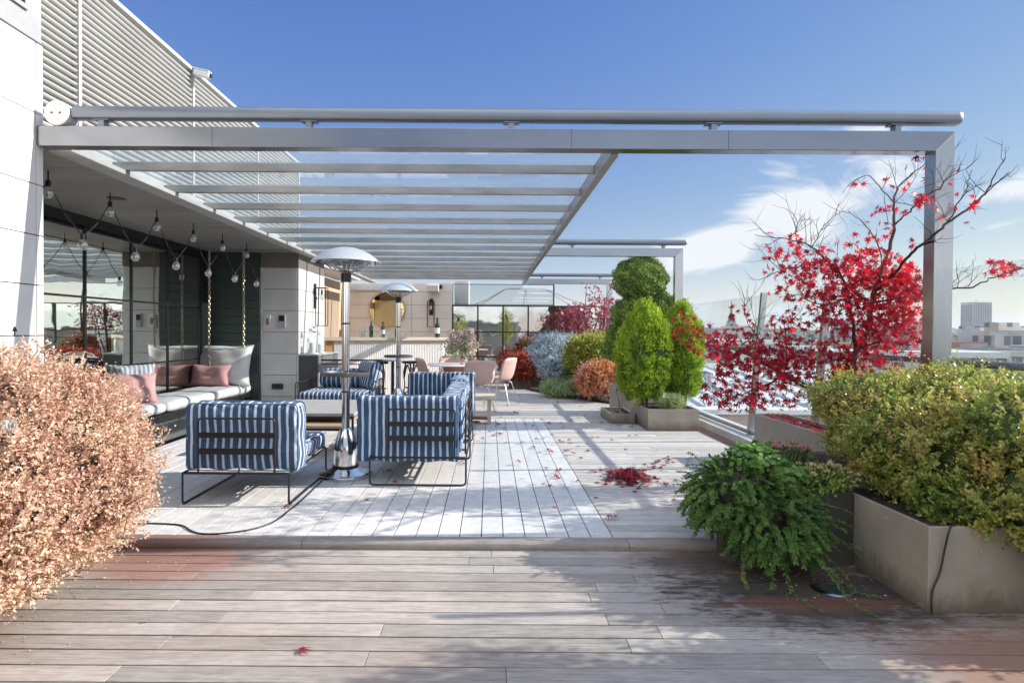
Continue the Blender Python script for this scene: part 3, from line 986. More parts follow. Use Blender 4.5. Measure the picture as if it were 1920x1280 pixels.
# recessed oak wall beyond the pillar, bar back wall
w = thing('panelled_wall', 'warm oak panelled side wall beside the bar', 'wall', (-3.9, 13.8, 0))
b = MB()
for i in range(10):
    b.box(-3.92, -3.87, 11.52 + i * .455, 11.52 + i * .455 + .449, 0, 2.6)
b.build('panel', M_PANEL, w, bev=.002)
MB().box(-3.96, -3.925, 11.5, 16.1, 0, 2.6).build('backing', M_DARK, w)
w = thing('stone_wall', 'cream stone wall behind the bar carrying the round mirror', 'wall', (-2.4, 16.2, 0))
MB().box(-4.0, -.995, 16.14, 16.6, 0, 2.62).build('core', M_JOINT, w)
b = MB()
zb = [0, .30, .648, .996, 1.344, 1.692, 2.04, 2.388, 2.62]
stone_courses(b, 'X', -3.868, -.99, zb, 16.10, .038, joints=(-2.05, -.99))
M_WARMSTONE = mat('warm_stone', (.75, .65, .56), .7, var=.07, vs=2.5, bmp=.06, isl=.06)
b.build('stone_slab', M_WARMSTONE, w, bev=.002)
MB().box(-3.86, -2.06, 16.05, 16.098, 2.42, 2.60).build('lintel', M_WHITEPAINT, w, bev=.004)
w = MB().box(-.97, -.58, 16.9, 17.5, -.1, 2.75)
tag(w.build('white_wall', M_STONE, bev=.004), 'white rendered wall stub showing above the far black framed mirror', 'wall')

# ------------------------------------------------------------------ pergola
PY = 4.20
ZT, ZB = 2.735, 2.600
PX = 3.165
pg = thing('pergola', 'steel pergola with glass roof panes and three tall portal frames', 'pergola', (0, PY, 0))
for i, y in enumerate((PY, 10.07, 15.90)):
    x0 = FX + .002 if i == 0 else .90
    MB().prism([(x0, ZT), (PX, ZT), (PX - .131, ZB), (x0, ZB)], 'Y', y, y + .107).build('beam', M_STEEL, pg, bev=.003)
    MB().prism([(PX, ZT - .001), (PX, .0), (PX - .131, .0), (PX - .131, ZB + .001)], 'Y', y + .0005, y + .1065).build('post', M_STEELV, pg, bev=.003)
    if i == 0:
        for jx in (-1.9, .55, 1.62):
            MB().box(jx - .0012, jx + .0012, y - .0006, y + .05, ZB + .0005, ZT - .0005).build('joint_line', M_BLACK, pg)
    # retracted awning tube on brackets
    yc, zc = y + .05, 2.835
    prof = []
    for k in range(14):
        a = 2 * math.pi * k / 14
        ca, sa = math.cos(a), math.sin(a)
        prof.append((yc + .048 * math.copysign(abs(ca) ** .55, ca), zc + .045 * math.copysign(abs(sa) ** .55, sa)))
    xs = -2.86 if i == 0 else .93
    rail = MB().prism(prof, 'X', xs, 3.20).build('awning_rail', M_ALU, pg, smooth=50)
    cap = MB()
    nk = 7
    vs, fs = [], []
    for k in range(nk):
        tt = k / (nk - 1) * math.pi / 2
        for (yy, zz) in prof:
            vs.append((3.201 + .045 * math.sin(tt), yc + (yy - yc) * max(.03, math.cos(tt)), zc + (zz - zc) * max(.03, math.cos(tt))))
    n = len(prof)
    for k in range(nk - 1):
        for j in range(n):
            fs.append((k * n + j, k * n + (j + 1) % n, (k + 1) * n + (j + 1) % n, (k + 1) * n + j))
    fs.append(tuple((nk - 1) * n + j for j in range(n)))
    cap.add(vs, fs).build('end_cap', M_ALU, rail, smooth=50)
    for bx in ((-2.67, -1.25, .14, 1.53, 2.79) if i == 0 else (1.35, 2.85)):
        MB().box(bx - .020, bx + .020, yc - .03, yc + .03, ZT + .0005, 2.782).box(bx - .055, bx + .055, yc - .035, yc + .035, 2.7825, 2.7895).build('bracket', M_ALU, rail, bev=.002)
    if i == 0:
        mh = MB()
        pr = [(-2.955 + .085 * math.cos(a), 2.82 + .085 * math.sin(a)) for a in [2 * math.pi * k / 28 for k in range(28)]]
        mh.prism(pr, 'Y', y - .01, y + .10)
        mo = mh.build('motor_housing', M_WHITEPAINT, rail, smooth=40, bev=.004)
        for sx_ in (-2.99, -2.935):
            MB().box(sx_, sx_ + .010, y - .013, y - .0105, 2.815, 2.825).build('screw', M_BLACK, rail)
RX0, RX1 = FX + .17, .835
MB().box(RX1, RX1 + .06, PY + .108, 15.89, 2.585, 2.70).build('side_beam', M_RAFT, pg, bev=.003)
MB().box(FX + .003, RX0, PY + .108, 15.89, 2.592, 2.63).box(FX + .003, FX + .06, PY + .108, 15.89, 2.6305, 2.72).build('wall_channel', mat('channel_paint', (.46, .455, .44), .5, .1, var=.1, vs=2, bmp=.05, stain=((.30, .28, .25), 2.5, .4)), pg, bev=.004)
ry = [PY + .78 * k for k in range(1, 15)]
for y in ry:
    MB().box(FX + .065, RX1 - .0005, y - .028, y + .028, 2.632, 2.698).build('rafter', M_RAFT, pg, bev=.003)
edges = [PY + .11] + ry + [15.88]
for i in range(15):
    MB().box(FX + .062, RX1 + .055, edges[i] + .004, edges[i + 1] - .004, 2.703, 2.715).build('roof_pane', M_ROOFGLASS, pg)

# ------------------------------------------------------------------ glass railing on the right
rl = thing('glass_railing', 'tall glass balustrade with steel posts leaning outward along the terrace edge', 'railing', (3.3, 8, .075))
def lean(z): return 3.27 + (z - .08) * .0870
ry_ = [-1.2, .3, 1.75, 3.25, 4.72, 6.2, 7.67, 10.6, 13.5, 16.2]
for y in ry_:
    MB().add([(lean(z) + dx, y + dy, z) for z in (.076, 1.86) for (dx, dy) in ((-.035, -.024), (.035, -.024), (.035, .024), (-.035, .024))],
             [(0, 3, 2, 1), (4, 5, 6, 7), (0, 1, 5, 4), (1, 2, 6, 5), (2, 3, 7, 6), (3, 0, 4, 7)]).build('post', M_STEELV, rl, bev=.003)
for i in range(len(ry_) - 1):
    a, c_ = ry_[i] + .03, ry_[i + 1] - .03
    MB().add([(lean(z) + dx, y, z) for z in (.14, 1.835) for (dx, y) in ((-.006, a), (.006, a), (.006, c_), (-.006, c_))],
             [(0, 3, 2, 1), (4, 5, 6, 7), (0, 1, 5, 4), (1, 2, 6, 5), (2, 3, 7, 6), (3, 0, 4, 7)]).build('pane', M_RAILGLASS, rl)
    MB().box(lean(.1) - .02, lean(.1) + .02, a - .005, c_ + .005, .09, .135).build('bottom_rail', M_STEEL, rl, bev=.003)
MB().tube([(lean(1.15) + .07, -1.3, 1.145), (lean(1.15) + .07, 16.2, 1.145)], .026, 12).build('handrail', M_STEEL, rl, smooth=60)

# ------------------------------------------------------------------ mirror wall at the far end
w = thing('mirror_wall', 'black gridded mirror wall closing the far end of the terrace', 'mirror', (1.1, 16.15, 0))
xs = [-.975 + .662 * i for i in range(7)]
zs = [.06, .70, 1.345, 2.03]
for i in range(len(xs) - 1):
    for k in range(3):
        MB().box(xs[i] + .02, xs[i + 1] - .02, 16.13, 16.14, zs[k] + .016, zs[k + 1] - .016).build('pane', M_MIRFAR, w)
b = MB()
for x in xs:
    b.box(x - .019, x + .019, 16.105, 16.15, .0, 2.05)
for z in (zs[0], zs[2], zs[3]):
    for i in range(len(xs) - 1):
        b.box(xs[i] + .0191, xs[i + 1] - .0191, 16.107, 16.149, z - .016, z + .016)
for i in range(len(xs) - 1):
    b.box(xs[i] + .0191, xs[i + 1] - .0191, 16.112, 16.149, .692, .708)
b.build('frame', M_BLACK, w, bev=.003)
MB().box(-.98, 3.02, 16.151, 16.19, 0, 2.04).build('backing', M_DARK, w)
w = thing('glass_screen', 'clear glass windbreak in a thin dark frame above the far mirror wall', 'screen', (.4, 16.2, 2.05))
MB().box(-.96, 1.66, 16.16, 16.168, 2.075, 2.585).build('pane', M_CLEAR, w)
b = MB().box(-.97, 1.70, 16.15, 16.18, 2.052, 2.073).box(-.97, 1.70, 16.15, 16.18, 2.587, 2.605).box(1.662, 1.70, 16.149, 16.181, 2.074, 2.586)
b.build('frame', mat('grey_frame', (.10, .10, .11), .5, .3, bmp=0), w)
# rooftop mast with stays behind the end wall
w = thing('cable_mast', 'thin rooftop frame with a level spar and slanting stay cables behind the mirror wall', 'mast', (.9, 22, 0))
Yb = 22.
p1, p2 = at(950, 541, Yb), at(1020, 541, Yb)
MB().tube([p1, p2], .03, 8).build('spar', M_RAFT, w)
b = MB()
for (a, bb) in ((p1, at(870, 580, Yb)), (p1, at(866, 590, Yb + .5)), (p2, at(1108, 575, Yb)), (p2, at(1095, 585, Yb + .6)), (at(985, 541, Yb), at(979, 590, Yb)), (at(985, 541, Yb), at(992, 590, Yb))):
    b.tube([a, (a + bb) / 2 + Vector((0, 0, -.04)), bb], .013, 5)
for x in (879, 979, 992, 1100):
    q = at(x, 588, Yb)
    b.tube([q, (q.x, q.y, -1.0)], .03, 6)
b.build('stay', M_RAFT, w)
tag(MB().box(-6, 4, 19, 28, -3, -1.0).build('neighbour_roof', M_WHITEROOF), kind='structure')

# security camera on the screen
q = at(362, 152, 7.45)
w = thing('security_camera', 'white security camera on a bracket at the top of the louvre screen', 'camera', (q.x, q.y, q.z))
MB().tube([(q.x - .02, q.y, q.z - .12), (q.x - .02, q.y, q.z + .05), (q.x + .04, q.y, q.z + .09)], .018, 8).build('bracket', M_WHITEPAINT, w, smooth=60)
M2 = Matrix.Rotation(R(12), 3, 'Y')
MB().obox((q.x + .12, q.y - .02, q.z + .075), .20, .075, .075, M2).build('housing', M_WHITEPAINT, w, bev=.012)
MB().obox((q.x + .10, q.y - .02, q.z + .122), .24, .09, .010, M2).build('sun_shield', M_WHITEPAINT, w, bev=.003)
MB().obox((q.x + .2225, q.y - .02, q.z + .052), .012, .05, .05, M2).build('lens', M_BLACK, w)
# ------------------------------------------------------------------ alcove: swing bench, cushions, pillows, string lights
bn = thing('swing_bench', 'long dark swing bench hung on chains inside the alcove', 'bench', (-4.1, 7.2, 0))
MB().box(-4.46, -3.80, 4.7, 9.86, .30, .36).build('seat_board', M_BLACK, bn, bev=.004)
MB().box(-4.46, -3.93, 4.8, 9.80, .0, .298).build('plinth', mat('slate_plinth', (.075, .085, .088), .5, var=.2, st=(1, 1, 14), bmp=.05), bn, bev=.004)
k = 0
for (ya, yb) in ((4.75, 6.0), (6.02, 7.28), (7.30, 8.56), (8.58, 9.84)):
    V, F = cushion(.64, yb - ya, .12, (-4.135, (ya + yb) / 2, .425), .045, .022, 14, .004, k)
    k += 1
    MB().add(V, F).build('seat_cushion', M_FABGREY, bn, smooth=180)
def chain(parent, x, y, z0, z1):
    b = MB()
    n = int((z1 - z0) / .046)
    for i in range(n):
        z = z0 + (i + .5) * (z1 - z0) / n
        pts = []
        for j in range(10):
            a = 2 * math.pi * j / 10
            u, w = .016 * math.cos(a), .031 * math.sin(a)
            pts.append((x + (u if i % 2 else 0), y + (0 if i % 2 else u), z + w))
        b.tube(pts, .0062, 5, close=True)
    return b.build('chain', M_CHAIN, parent, smooth=60)
chain(bn, -3.83, 9.55, .36, 2.6)
chain(bn, -4.32, 9.45, .46, 2.6)
chain(bn, -3.83, 5.0, .36, 2.6)
def pillow(name, label, cat, w, h, t, loc, rx, rz, m, seed, piping=None, ry=0):
    V, F = pillow_vf(w, h, t, seed=seed)
    tg = thing(name, label, cat)
    MB().add(V, F).build('cover', m, tg, smooth=180)
    pts = []
    n = 22
    for (a, b_) in [(-1 + 2 * i / n, -1) for i in range(n)] + [(1, -1 + 2 * i / n) for i in range(n)] + [(1 - 2 * i / n, 1) for i in range(n)] + [(-1, 1 - 2 * i / n) for i in range(n)]:
        x = a * (1 - .10 * (1 - b_ * b_) * a * a) * w / 2
        z = b_ * (1 - .10 * (1 - a * a) * b_ * b_) * h / 2
        pts.append((x, 0, z))
    MB().tube(pts, .005, 5, close=True).build('piping', piping or m, tg, smooth=180)
    tg.location = loc
    tg.rotation_euler = (rx, ry, rz)
    return tg
pillow('pillow', 'large white pillow leaning on the dark end wall of the bench', 'pillow', .92, .66, .28, (-4.16, 9.60, .80), R(-12), R(-6), M_FABWHITE, 3)
pillow('pillow', 'pink lumbar pillow in front of the large white pillow', 'pillow', .64, .34, .17, (-4.24, 9.30, .66), R(-18), R(-5), M_FABPINK, 5)
pillow('pillow', 'pink pillow on the bench half hidden by the copper bush', 'pillow', .50, .38, .16, (-4.10, 7.05, .665), R(-24), R(38), M_FABPINK, 8)
stripe_grey = stripemat('grey_ticking', 'X', .05, .4, (.30, .33, .38), (.66, .67, .68))
pillow('pillow', 'pale blue ticking pillow behind the pink one near the copper bush', 'pillow', .52, .46, .18, (-4.22, 7.22, .72), R(-16), R(40), stripe_grey, 9)

sl_ = thing('string_light', 'festoon string of clear bulbs zigzagging under the alcove ceiling', 'string light', (-3.5, 7, 2.6))
M_BULB = glassmat('bulb_glass', (.93, .95, .95), .30, .12, mcol=(.85, .86, .85))
ups = [(92, 370), (205, 402), (296, 430), (363, 452), (418, 467), (462, 482)]
downs = [(158, 465), (255, 487), (341, 512), (390, 516), (438, 527), (459, 530)]
ups3, dn3 = [], []
for i, (x, y) in enumerate(ups):
    Y = 4.87 + .792 * i
    ups3.append(Vector((-3.5, Y, 2.43)))
for i in range(6):
    dn3.append(Vector((-3.5, 5.28 + .785 * i, 2.075 - .006 * i)))
cab = MB()
path = [Vector((-3.5, 4.4, 2.2))]
for i in range(6):
    a = ups3[i] + Vector((0, 0, .075))
    d_ = dn3[i] + Vector((0, 0, .075))
    path += [a - Vector((0, .03, .03)), a + Vector((0, 0, .035)), a + Vector((0, .03, -.03))]
    path += [(a + d_) / 2 + Vector((0, 0, -.035))]
    path += [d_ + Vector((0, -.015, .01)), d_ + Vector((0, .015, .01))]
    if i < 5:
        n_ = ups3[i + 1] + Vector((0, 0, .075))
        path += [(n_ + d_) / 2 + Vector((0, 0, -.04))]
cab.tube(catmull(path, 4), .0045, 5)
cab.build('cable', M_CABLE, sl_, smooth=60)
for p in ups3 + dn3:
    bulb = MB().lathe([(.004, -.048), (.022, -.043), (.036, -.026), (.041, -.002), (.036, .020), (.022, .040), (.016, .052)], p, 16).build('bulb', M_BULB, sl_, smooth=180)
    MB().lathe([(.0155, .046), (.019, .05), (.019, .088), (.010, .096)], p, 12).build('socket', M_BLACK, bulb, smooth=40)
    MB().tube([p + Vector((math.sin(a) * .012, math.cos(a) * .012, -.02 + .05 * (a / 9.))) for a in [i * .9 for i in range(11)]], .0014, 4).build('filament', M_BRASS, bulb)
    if p.z > 2.3:
        MB().tube([p + Vector((0, 0, .1)), p + Vector((0, 0, .176))], .006, 6).build('hook', M_BLACK, bulb)
q = onz(218, 372, 2.604)
w = thing('ceiling_speaker', 'small round flush speaker in the alcove ceiling', 'speaker', q)
MB().lathe([(.0, -.006), (.07, -.006), (.085, -.002), (.085, 0)], q, 24).build('rim', M_BLACK, w)

# ------------------------------------------------------------------ striped lounge seating
M_PIPING = mat('piping_cloth', (.06, .12, .21), .9, var=.2, bmp=.1)
M_STX = stripemat('blue_awning_stripe_x', 'X')
M_STY = stripemat('blue_awning_stripe_y', 'Y')
def lounge(name, label, w, d, cushions, sides, runners='Y', zt=.25):
    """low wire-framed seat; origin on the floor at the middle of its base. w along x, d along y"""
    tg = thing(name, label, 'lounge chair')
    hw, hd = w / 2, d / 2
    b = MB()
    b.tube(fillet([(-hw, -hd, zt), (hw, -hd, zt), (hw, hd, zt), (-hw, hd, zt)], .03, 4, True), .0085, 8, True)
    for t_ in (-.5, -.17, .17, .5):
        b.box(-hw + .01, hw - .01, t_ * d - .03, t_ * d + .03, zt - .004, zt + .004)
    b.build('seat_frame', M_BLACK, tg, smooth=50)
    for s_ in (-1, 1):
        if runners == 'Y':
            pts = [(s_ * hw, -hd, zt), (s_ * hw, -hd, .010), (s_ * hw, hd, .010), (s_ * hw, hd, zt)]
        else:
            pts = [(-hw, s_ * hd, zt), (-hw, s_ * hd, .010), (hw, s_ * hd, .010), (hw, s_ * hd, zt)]
        MB().tube(fillet(pts, .035, 4), .0085, 8).build('leg', M_BLACK, tg, smooth=60)
    for (side, c0, half) in sides:
        def P(u, v, z):
            if side == 'S': return (c0 + u, -hd + .012 + v, z)
            if side == 'N': return (c0 + u, hd - .012 - v, z)
            return (hw - .012 - v, c0 + u, z)
        bk = MB().tube([P(*q) for q in [(p.x, p.y, p.z) for p in fillet([(-half, 0, zt), (-half, 0, .67), (half, 0, .67), (half, 0, zt)], .03, 4)]], .0085, 8).build('back_frame', M_BLACK, tg, smooth=60)
        for (za, zb) in ((.392, .440), (.520, .562)):
            bb = [P(-half + .003, -.004, za), P(half - .003, -.004, za), P(half - .003, .004, za), P(-half + .003, .004, za)]
            tt = [(x, y, zb) for (x, y, _z) in bb]
            MB().add(bb + tt, [(0, 3, 2, 1), (4, 5, 6, 7), (0, 1, 5, 4), (1, 2, 6, 5), (2, 3, 7, 6), (3, 0, 4, 7)]).build('slat', M_BLACK, bk)
    for (nm, size, c_, m_, pf, sd) in cushions:
        V, F = cushion(*size, c_, min(.034, min(size) * .36), pf, 30, .0075, sd)
        o = MB().add(V, F).build(nm, m_, tg, smooth=180)
        ax = min(range(3), key=lambda i: size[i])
        o1, o2 = [i for i in range(3) if i != ax]
        rr_ = min(.034, min(size) * .36)
        for sg in (-1, 1):
            loop = []
            for (p1_, p2_) in ((-1, -1), (1, -1), (1, 1), (-1, 1)):
                q_ = [0, 0, 0]
                q_[ax] = c_[ax] + sg * (size[ax] / 2 - rr_ * .30)
                q_[o1] = c_[o1] + p1_ * (size[o1] / 2 - rr_ * .12)
                q_[o2] = c_[o2] + p2_ * (size[o2] / 2 - rr_ * .12)
                loop.append(q_)
            lp = fillet(loop, .05, 5, True)
            lp2 = []
            for i_ in range(len(lp)):
                p_, n_ = lp[i_], lp[(i_ + 1) % len(lp)]
                k_ = max(1, int((n_ - p_).length / .05))
                lp2 += [p_.lerp(n_, j_ / k_) + Vector((random.uniform(-1, 1), random.uniform(-1, 1), random.uniform(-1, 1))) * .0018 for j_ in range(k_)]
            MB().tube(lp2, .0055, 6, True).build('piping', M_PIPING, o, smooth=180)
    return tg
ch = lounge('lounge_chair', 'blue striped lounge chair with its back to the camera beside the copper bush', .82, 1.07,
            [('back_cushion', (.88, .21, .53), (.02, -.365, .515), M_STX, .008, 1), ('seat_cushion', (.80, .90, .14), (.0, .16, .325), M_STX, .012, 2)],
            [('S', 0., .295)])
ch.location = (-1.95, 5.245, 0)
so1 = lounge('lounge_chair', 'blue striped corner module with wire frame right of the near heater', .84, 1.12,
             [('back_cushion', (.89, .21, .56), (-.10, -.375, .485), M_STX, .008, 3), ('seat_cushion', (.74, .92, .14), (-.06, .09, .325), M_STX, .012, 4),
              ('side_cushion', (.20, 1.00, .50), (.27, .14, .50), M_STY, .010, 5)],
             [('S', .03, .29), ('E', .02, .40)], 'X')
so1.location = (-.62, 5.90, 0)
so2 = lounge('lounge_chair', 'armless blue striped middle module between the two corner modules', .84, 1.06,
             [('seat_cushion', (.80, .98, .14), (-.03, 0, .325), M_STY, .010, 6), ('back_cushion', (.20, 1.02, .50), (.27, 0, .50), M_STY, .010, 7)],
             [('E', .0, .40)], 'X')
so2.location = (-.62, 7.02, 0)
so3 = lounge('lounge_chair', 'far blue striped corner module nearest the pink dining chairs', .84, 1.12,
             [('back_cushion', (.92, .21, .53), (.0, .375, .515), M_STX, .008, 8), ('seat_cushion', (.74, .92, .14), (-.06, -.08, .325), M_STX, .012, 9),
              ('side_cushion', (.20, 1.00, .50), (.27, -.05, .50), M_STY, .010, 10)],
             [('N', 0., .29), ('E', -.02, .40)], 'X')
so3.location = (-.66, 8.16, 0)

# nest of two stone topped tables
def low_table(name, label, x0, x1, y0, y1, z, th, m, hexbars=False):
    tg = thing(name, label, 'coffee table', ((x0 + x1) / 2, (y0 + y1) / 2, 0))
    MB().box(x0, x1, y0, y1, z - th, z).build('tabletop', m, tg, bev=.006)
    for x in (x0 + .02, x1 - .02):
        for y in (y0 + .02, y1 - .02):
            MB().box(x - .011, x + .011, y - .011, y + .011, 0, z - th - .0005).build('leg', M_BLACK, tg)
    b = MB()
    for x in (x0 + .02, x1 - .02):
        b.box(x - .011, x + .011, y0 + .0315, y1 - .0315, .022, .040)
    for y in (y0 + .02, y1 - .02):
        b.box(x0 + .0315, x1 - .0315, y - .011, y + .011, z - th - .026, z - th - .001)
    b.build('stretcher', M_BLACK, tg)
    return tg
low_table('coffee_table', 'taller grey stone topped coffee table between the striped seats', -2.50, -1.46, 6.62, 7.95, .46, .035, M_CONCRETE)
low_table('coffee_table', 'lower nesting table with warm wooden top tucked under the stone one', -2.42, -1.54, 6.42, 7.3, .355, .03, mat('warm_table', (.36, .26, .17), .6, var=.15, st=(1, 10, 1), vs=3, bmp=.08))

# patio heaters
def heater(label, x, y):
    tg = thing('patio_heater', label, 'patio heater')
    MB().lathe([(.245, .0), (.247, .012), (.245, .034), (.232, .043), (.16, .058), (.125, .085), (.118, .088)], n=48).build('base_plate', M_CHROME, tg, smooth=40)
    MB().lathe([(.117, .089), (.121, .092), (.121, .108), (.112, .109)], n=40).build('base_ring', M_BLACK, tg, smooth=40)
    MB().lathe([(.110, .1095), (.110, .24), (.104, .29), (.088, .36), (.062, .425), (.049, .445), (.046, .448)], n=40).build('pedestal', M_CHROME, tg, smooth=40)
    pole = MB().lathe([(.036, .4485), (.036, 1.80)], n=28).build('pole', M_CHROME, tg, smooth=40)
    for z in (.78, 1.41):
        MB().lathe([(.0365, z), (.0395, z + .002), (.0395, z + .014), (.0365, z + .016)], n=28).build('collar', M_BLACK, pole, smooth=40)
    MB().lathe([(.0375, .935), (.215, .935), (.221, .945), (.221, .972), (.214, .972), (.210, .953), (.0375, .953)], n=48).build('tray', mat('zinc_tray', (.11, .11, .112), .45, .5, var=.15, bmp=.05), tg, smooth=40)
    MB().lathe([(.042, 1.8005), (.048, 1.803), (.048, 1.88), (.040, 1.885)], n=24).build('switch_collar', M_BLACK, tg, smooth=40)
    cage = MB()
    for j in range(24):
        a = 2 * math.pi * j / 24
        ca, sa = math.cos(a), math.sin(a)
        cage.tube([(.045 * ca, .045 * sa, 1.89), (.12 * ca, .12 * sa, 1.915), (.23 * ca, .23 * sa, 1.985)], .0025, 4)
    for (r_, z_) in ((.045, 1.89), (.12, 1.915), (.18, 1.951), (.23, 1.985)):
        cage.tube([(r_ * math.cos(a), r_ * math.sin(a), z_) for a in [2 * math.pi * j / 30 for j in range(30)]], .003, 4, True)
    cage.build('guard', M_CHROME, tg)
    el_ = MB()
    for r_ in (.09, .13, .165):
        el_.tube([(r_ * math.cos(a), r_ * math.sin(a), 1.985) for a in [2 * math.pi * j / 30 for j in range(30)]], .008, 6, True)
    for j in range(4):
        a = math.pi / 4 + j * math.pi / 2
        el_.tube([(.03 * math.cos(a), .03 * math.sin(a), 1.89), (.04 * math.cos(a), .04 * math.sin(a), 2.08)], .006, 5)
    el_.build('heating_element', mat('dull_quartz', (.35, .34, .32), .35, .3, bmp=0), tg, smooth=60)
    prof = [(.312, 1.982), (.318, 1.984), (.316, 1.990), (.285, 2.020), (.235, 2.058), (.17, 2.092), (.10, 2.114), (.03, 2.124), (.001, 2.125)]
    prof_in = [(.001, 2.119), (.10, 2.108), (.17, 2.086), (.235, 2.052), (.285, 2.014), (.3115, 1.9815)]
    MB().lathe(prof_in[::-1] + [], n=56, capb=False, capt=False).build('reflector', M_CHROME, tg, smooth=60)
    MB().lathe(prof, n=56, capb=False).build('dome', M_DOME, tg, smooth=60)
    tg.location = (x, y, 0)
    return tg
h1 = heater('polished patio heater nearest the camera, its round base beside the striped chair', -1.335, 5.70)
h2 = dup(h1, (-1.45, 9.75, 0), .4, 'farther patio heater standing in front of the bar, smaller in view')
# power cable on the deck
cb_ = [onz(x, y, .006) for (x, y) in ((604, 900), (582, 922), (562, 940), (540, 958), (512, 978), (470, 992), (420, 999), (382, 1000), (360, 995), (340, 984), (300, 981), (262, 981), (225, 984))]
tag(MB().tube(catmull(cb_, 6), .006, 6).build('power_cable', M_CABLE, smooth=60), 'black power cable snaking over the pale deck from the near heater', 'cable')

# ------------------------------------------------------------------ wire daybed in front of the bar
db = thing('daybed', 'black wire daybed with blue striped cushions in front of the bar', 'daybed', (-2.1, 9.5, 0))
x0, x1, y0, y1 = -2.85, -1.76, 9.0, 10.15
b = MB()
b.tube(fillet([(x0, y0, .30), (x1, y0, .30), (x1, y1, .30), (x0, y1, .30)], .04, 4, True), .010, 8, True)
for i in range(7):
    b.box(x0 + .01, x1 - .01, y0 + .08 + i * .165, y0 + .12 + i * .165, .296, .304)
b.build('seat_frame', M_BLACK, db, smooth=50)
b = MB()
for z in (.44, .56, .68, .80, .86):
    b.tube([(x0, y1, z), (x1, y1, z)], .008, 6)
b.tube(fillet([(x0, y1, .0), (x0, y1, .87), (x1, y1, .87), (x1, y1, .0)], .03, 4), .011, 8)
b.build('back_frame', M_BLACK, db, smooth=50)
for xx in (x0, x1):
    b = MB()
    b.tube(fillet([(xx, y1, .58), (xx, y0, .58), (xx, y0, .0)], .04, 4), .010, 8)
    for i in range(9):
        b.tube([(xx, y0 + .12 + i * .115, .30), (xx, y0 + .12 + i * .115, .58)], .006, 6)
    b.build('arm', M_BLACK, db, smooth=50)
V, F = cushion(x1 - x0 - .06, y1 - y0 - .04, .13, ((x0 + x1) / 2, (y0 + y1) / 2, .375), .05, .02, 14, .004, 12)
MB().add(V, F).build('seat_cushion', M_STX, db, smooth=180)
def loose(label, size, loc, rx, rz, m, sd):
    tg = thing('cushion', label, 'cushion')
    V, F = cushion(*size, (0, 0, 0), min(size) * .45, .02, 14, .004, sd)
    MB().add(V, F).build('cover', m, tg, smooth=180)
    tg.location = loc
    tg.rotation_euler = (rx, 0, rz)
loose('blue striped bolster cushion lying along the back of the wire daybed', (.72, .24, .30), (-2.34, 9.78, .60), R(-10), 0, stripemat('blue_bolster', 'X', .075, .28), 21)
loose('blue striped square cushion leaning in the right corner of the wire daybed', (.50, .17, .46), (-1.92, 9.70, .66), R(-14), R(-50), stripemat('blue_square', 'X', .06, .40), 22)

# ------------------------------------------------------------------ bar corner
bar = thing('bar_counter', 'white fluted bar counter with pale wooden top', 'bar', (-2, 13.1, 0))
bx0, bx1, by0, by1 = -3.05, -.55, 12.8, 13.3
flute = [(bx0, by1)]
n = 62
for i in range(n):
    xa = bx0 + (bx1 - .13 - bx0) * i / n
    wv = (bx1 - .13 - bx0) / n
    for k in range(4):
        a = math.pi * k / 4
        flute.append((xa + wv * (k / 4.), by0 + .015 - .017 * math.sin(a)))
flute += [(bx1 - .13, by0 + .015), (bx1 - .13, by1)]
MB().prism(flute, 'Z', .04, 1.155).build('fluted_front', M_WHITEBAR, bar, smooth=30)
MB().box(bx1 - .128, bx1, by0 - .004, by1, .02, 1.155).build('end_pier', M_WHITEBAR, bar, bev=.003)
MB().box(bx0 - .16, bx0 - .002, by0 + .02, by1, .02, 1.155).build('end_panel', M_ORANGEWOOD, bar, bev=.003)
MB().box(bx0 - .22, bx1 + .03, by0 - .07, by1 + .1, 1.157, 1.222).build('countertop', M_PALEWOOD, bar, bev=.006)
bar.location = (-3.06, 12.05, 0)
bar.rotation_euler = (0, 0, R(31))
for o_ in bar.children:
    o_.location = (-2 - bx0, 13.1 - by0, 0)
def onbar(s_, t_):      # a point on the counter: s_ along from the left end, t_ back from the front edge
    ca, sa = math.cos(R(31)), math.sin(R(31))
    return (-3.06 + s_ * ca - t_ * sa, 12.05 + s_ * sa + t_ * ca)
cabn = thing('cabinet', 'dark grey cabinet against the side of the stone pillar', 'cabinet', (-2.9, 10.6, 0))
MB().box(FX + .005, -2.79, 9.96, 11.30, .0, .94).build('carcass', mat('dark_laminate', (.07, .07, .072), .5, var=.12, bmp=.03), cabn, bev=.004)
MB().box(FX + .005, -2.775, 9.945, 11.32, .941, .968).build('top', mat('cabinet_stone', (.42, .41, .39), .6, bmp=.05), cabn, bev=.004)
for i in range(3):
    MB().box(-2.7895, -2.7825, 9.985 + i * .44, 9.985 + i * .44 + .43, .04, .93).build('door', mat('grey_laminate', (.17, .17, .172), .5, var=.1, bmp=.03), cabn, bev=.003)
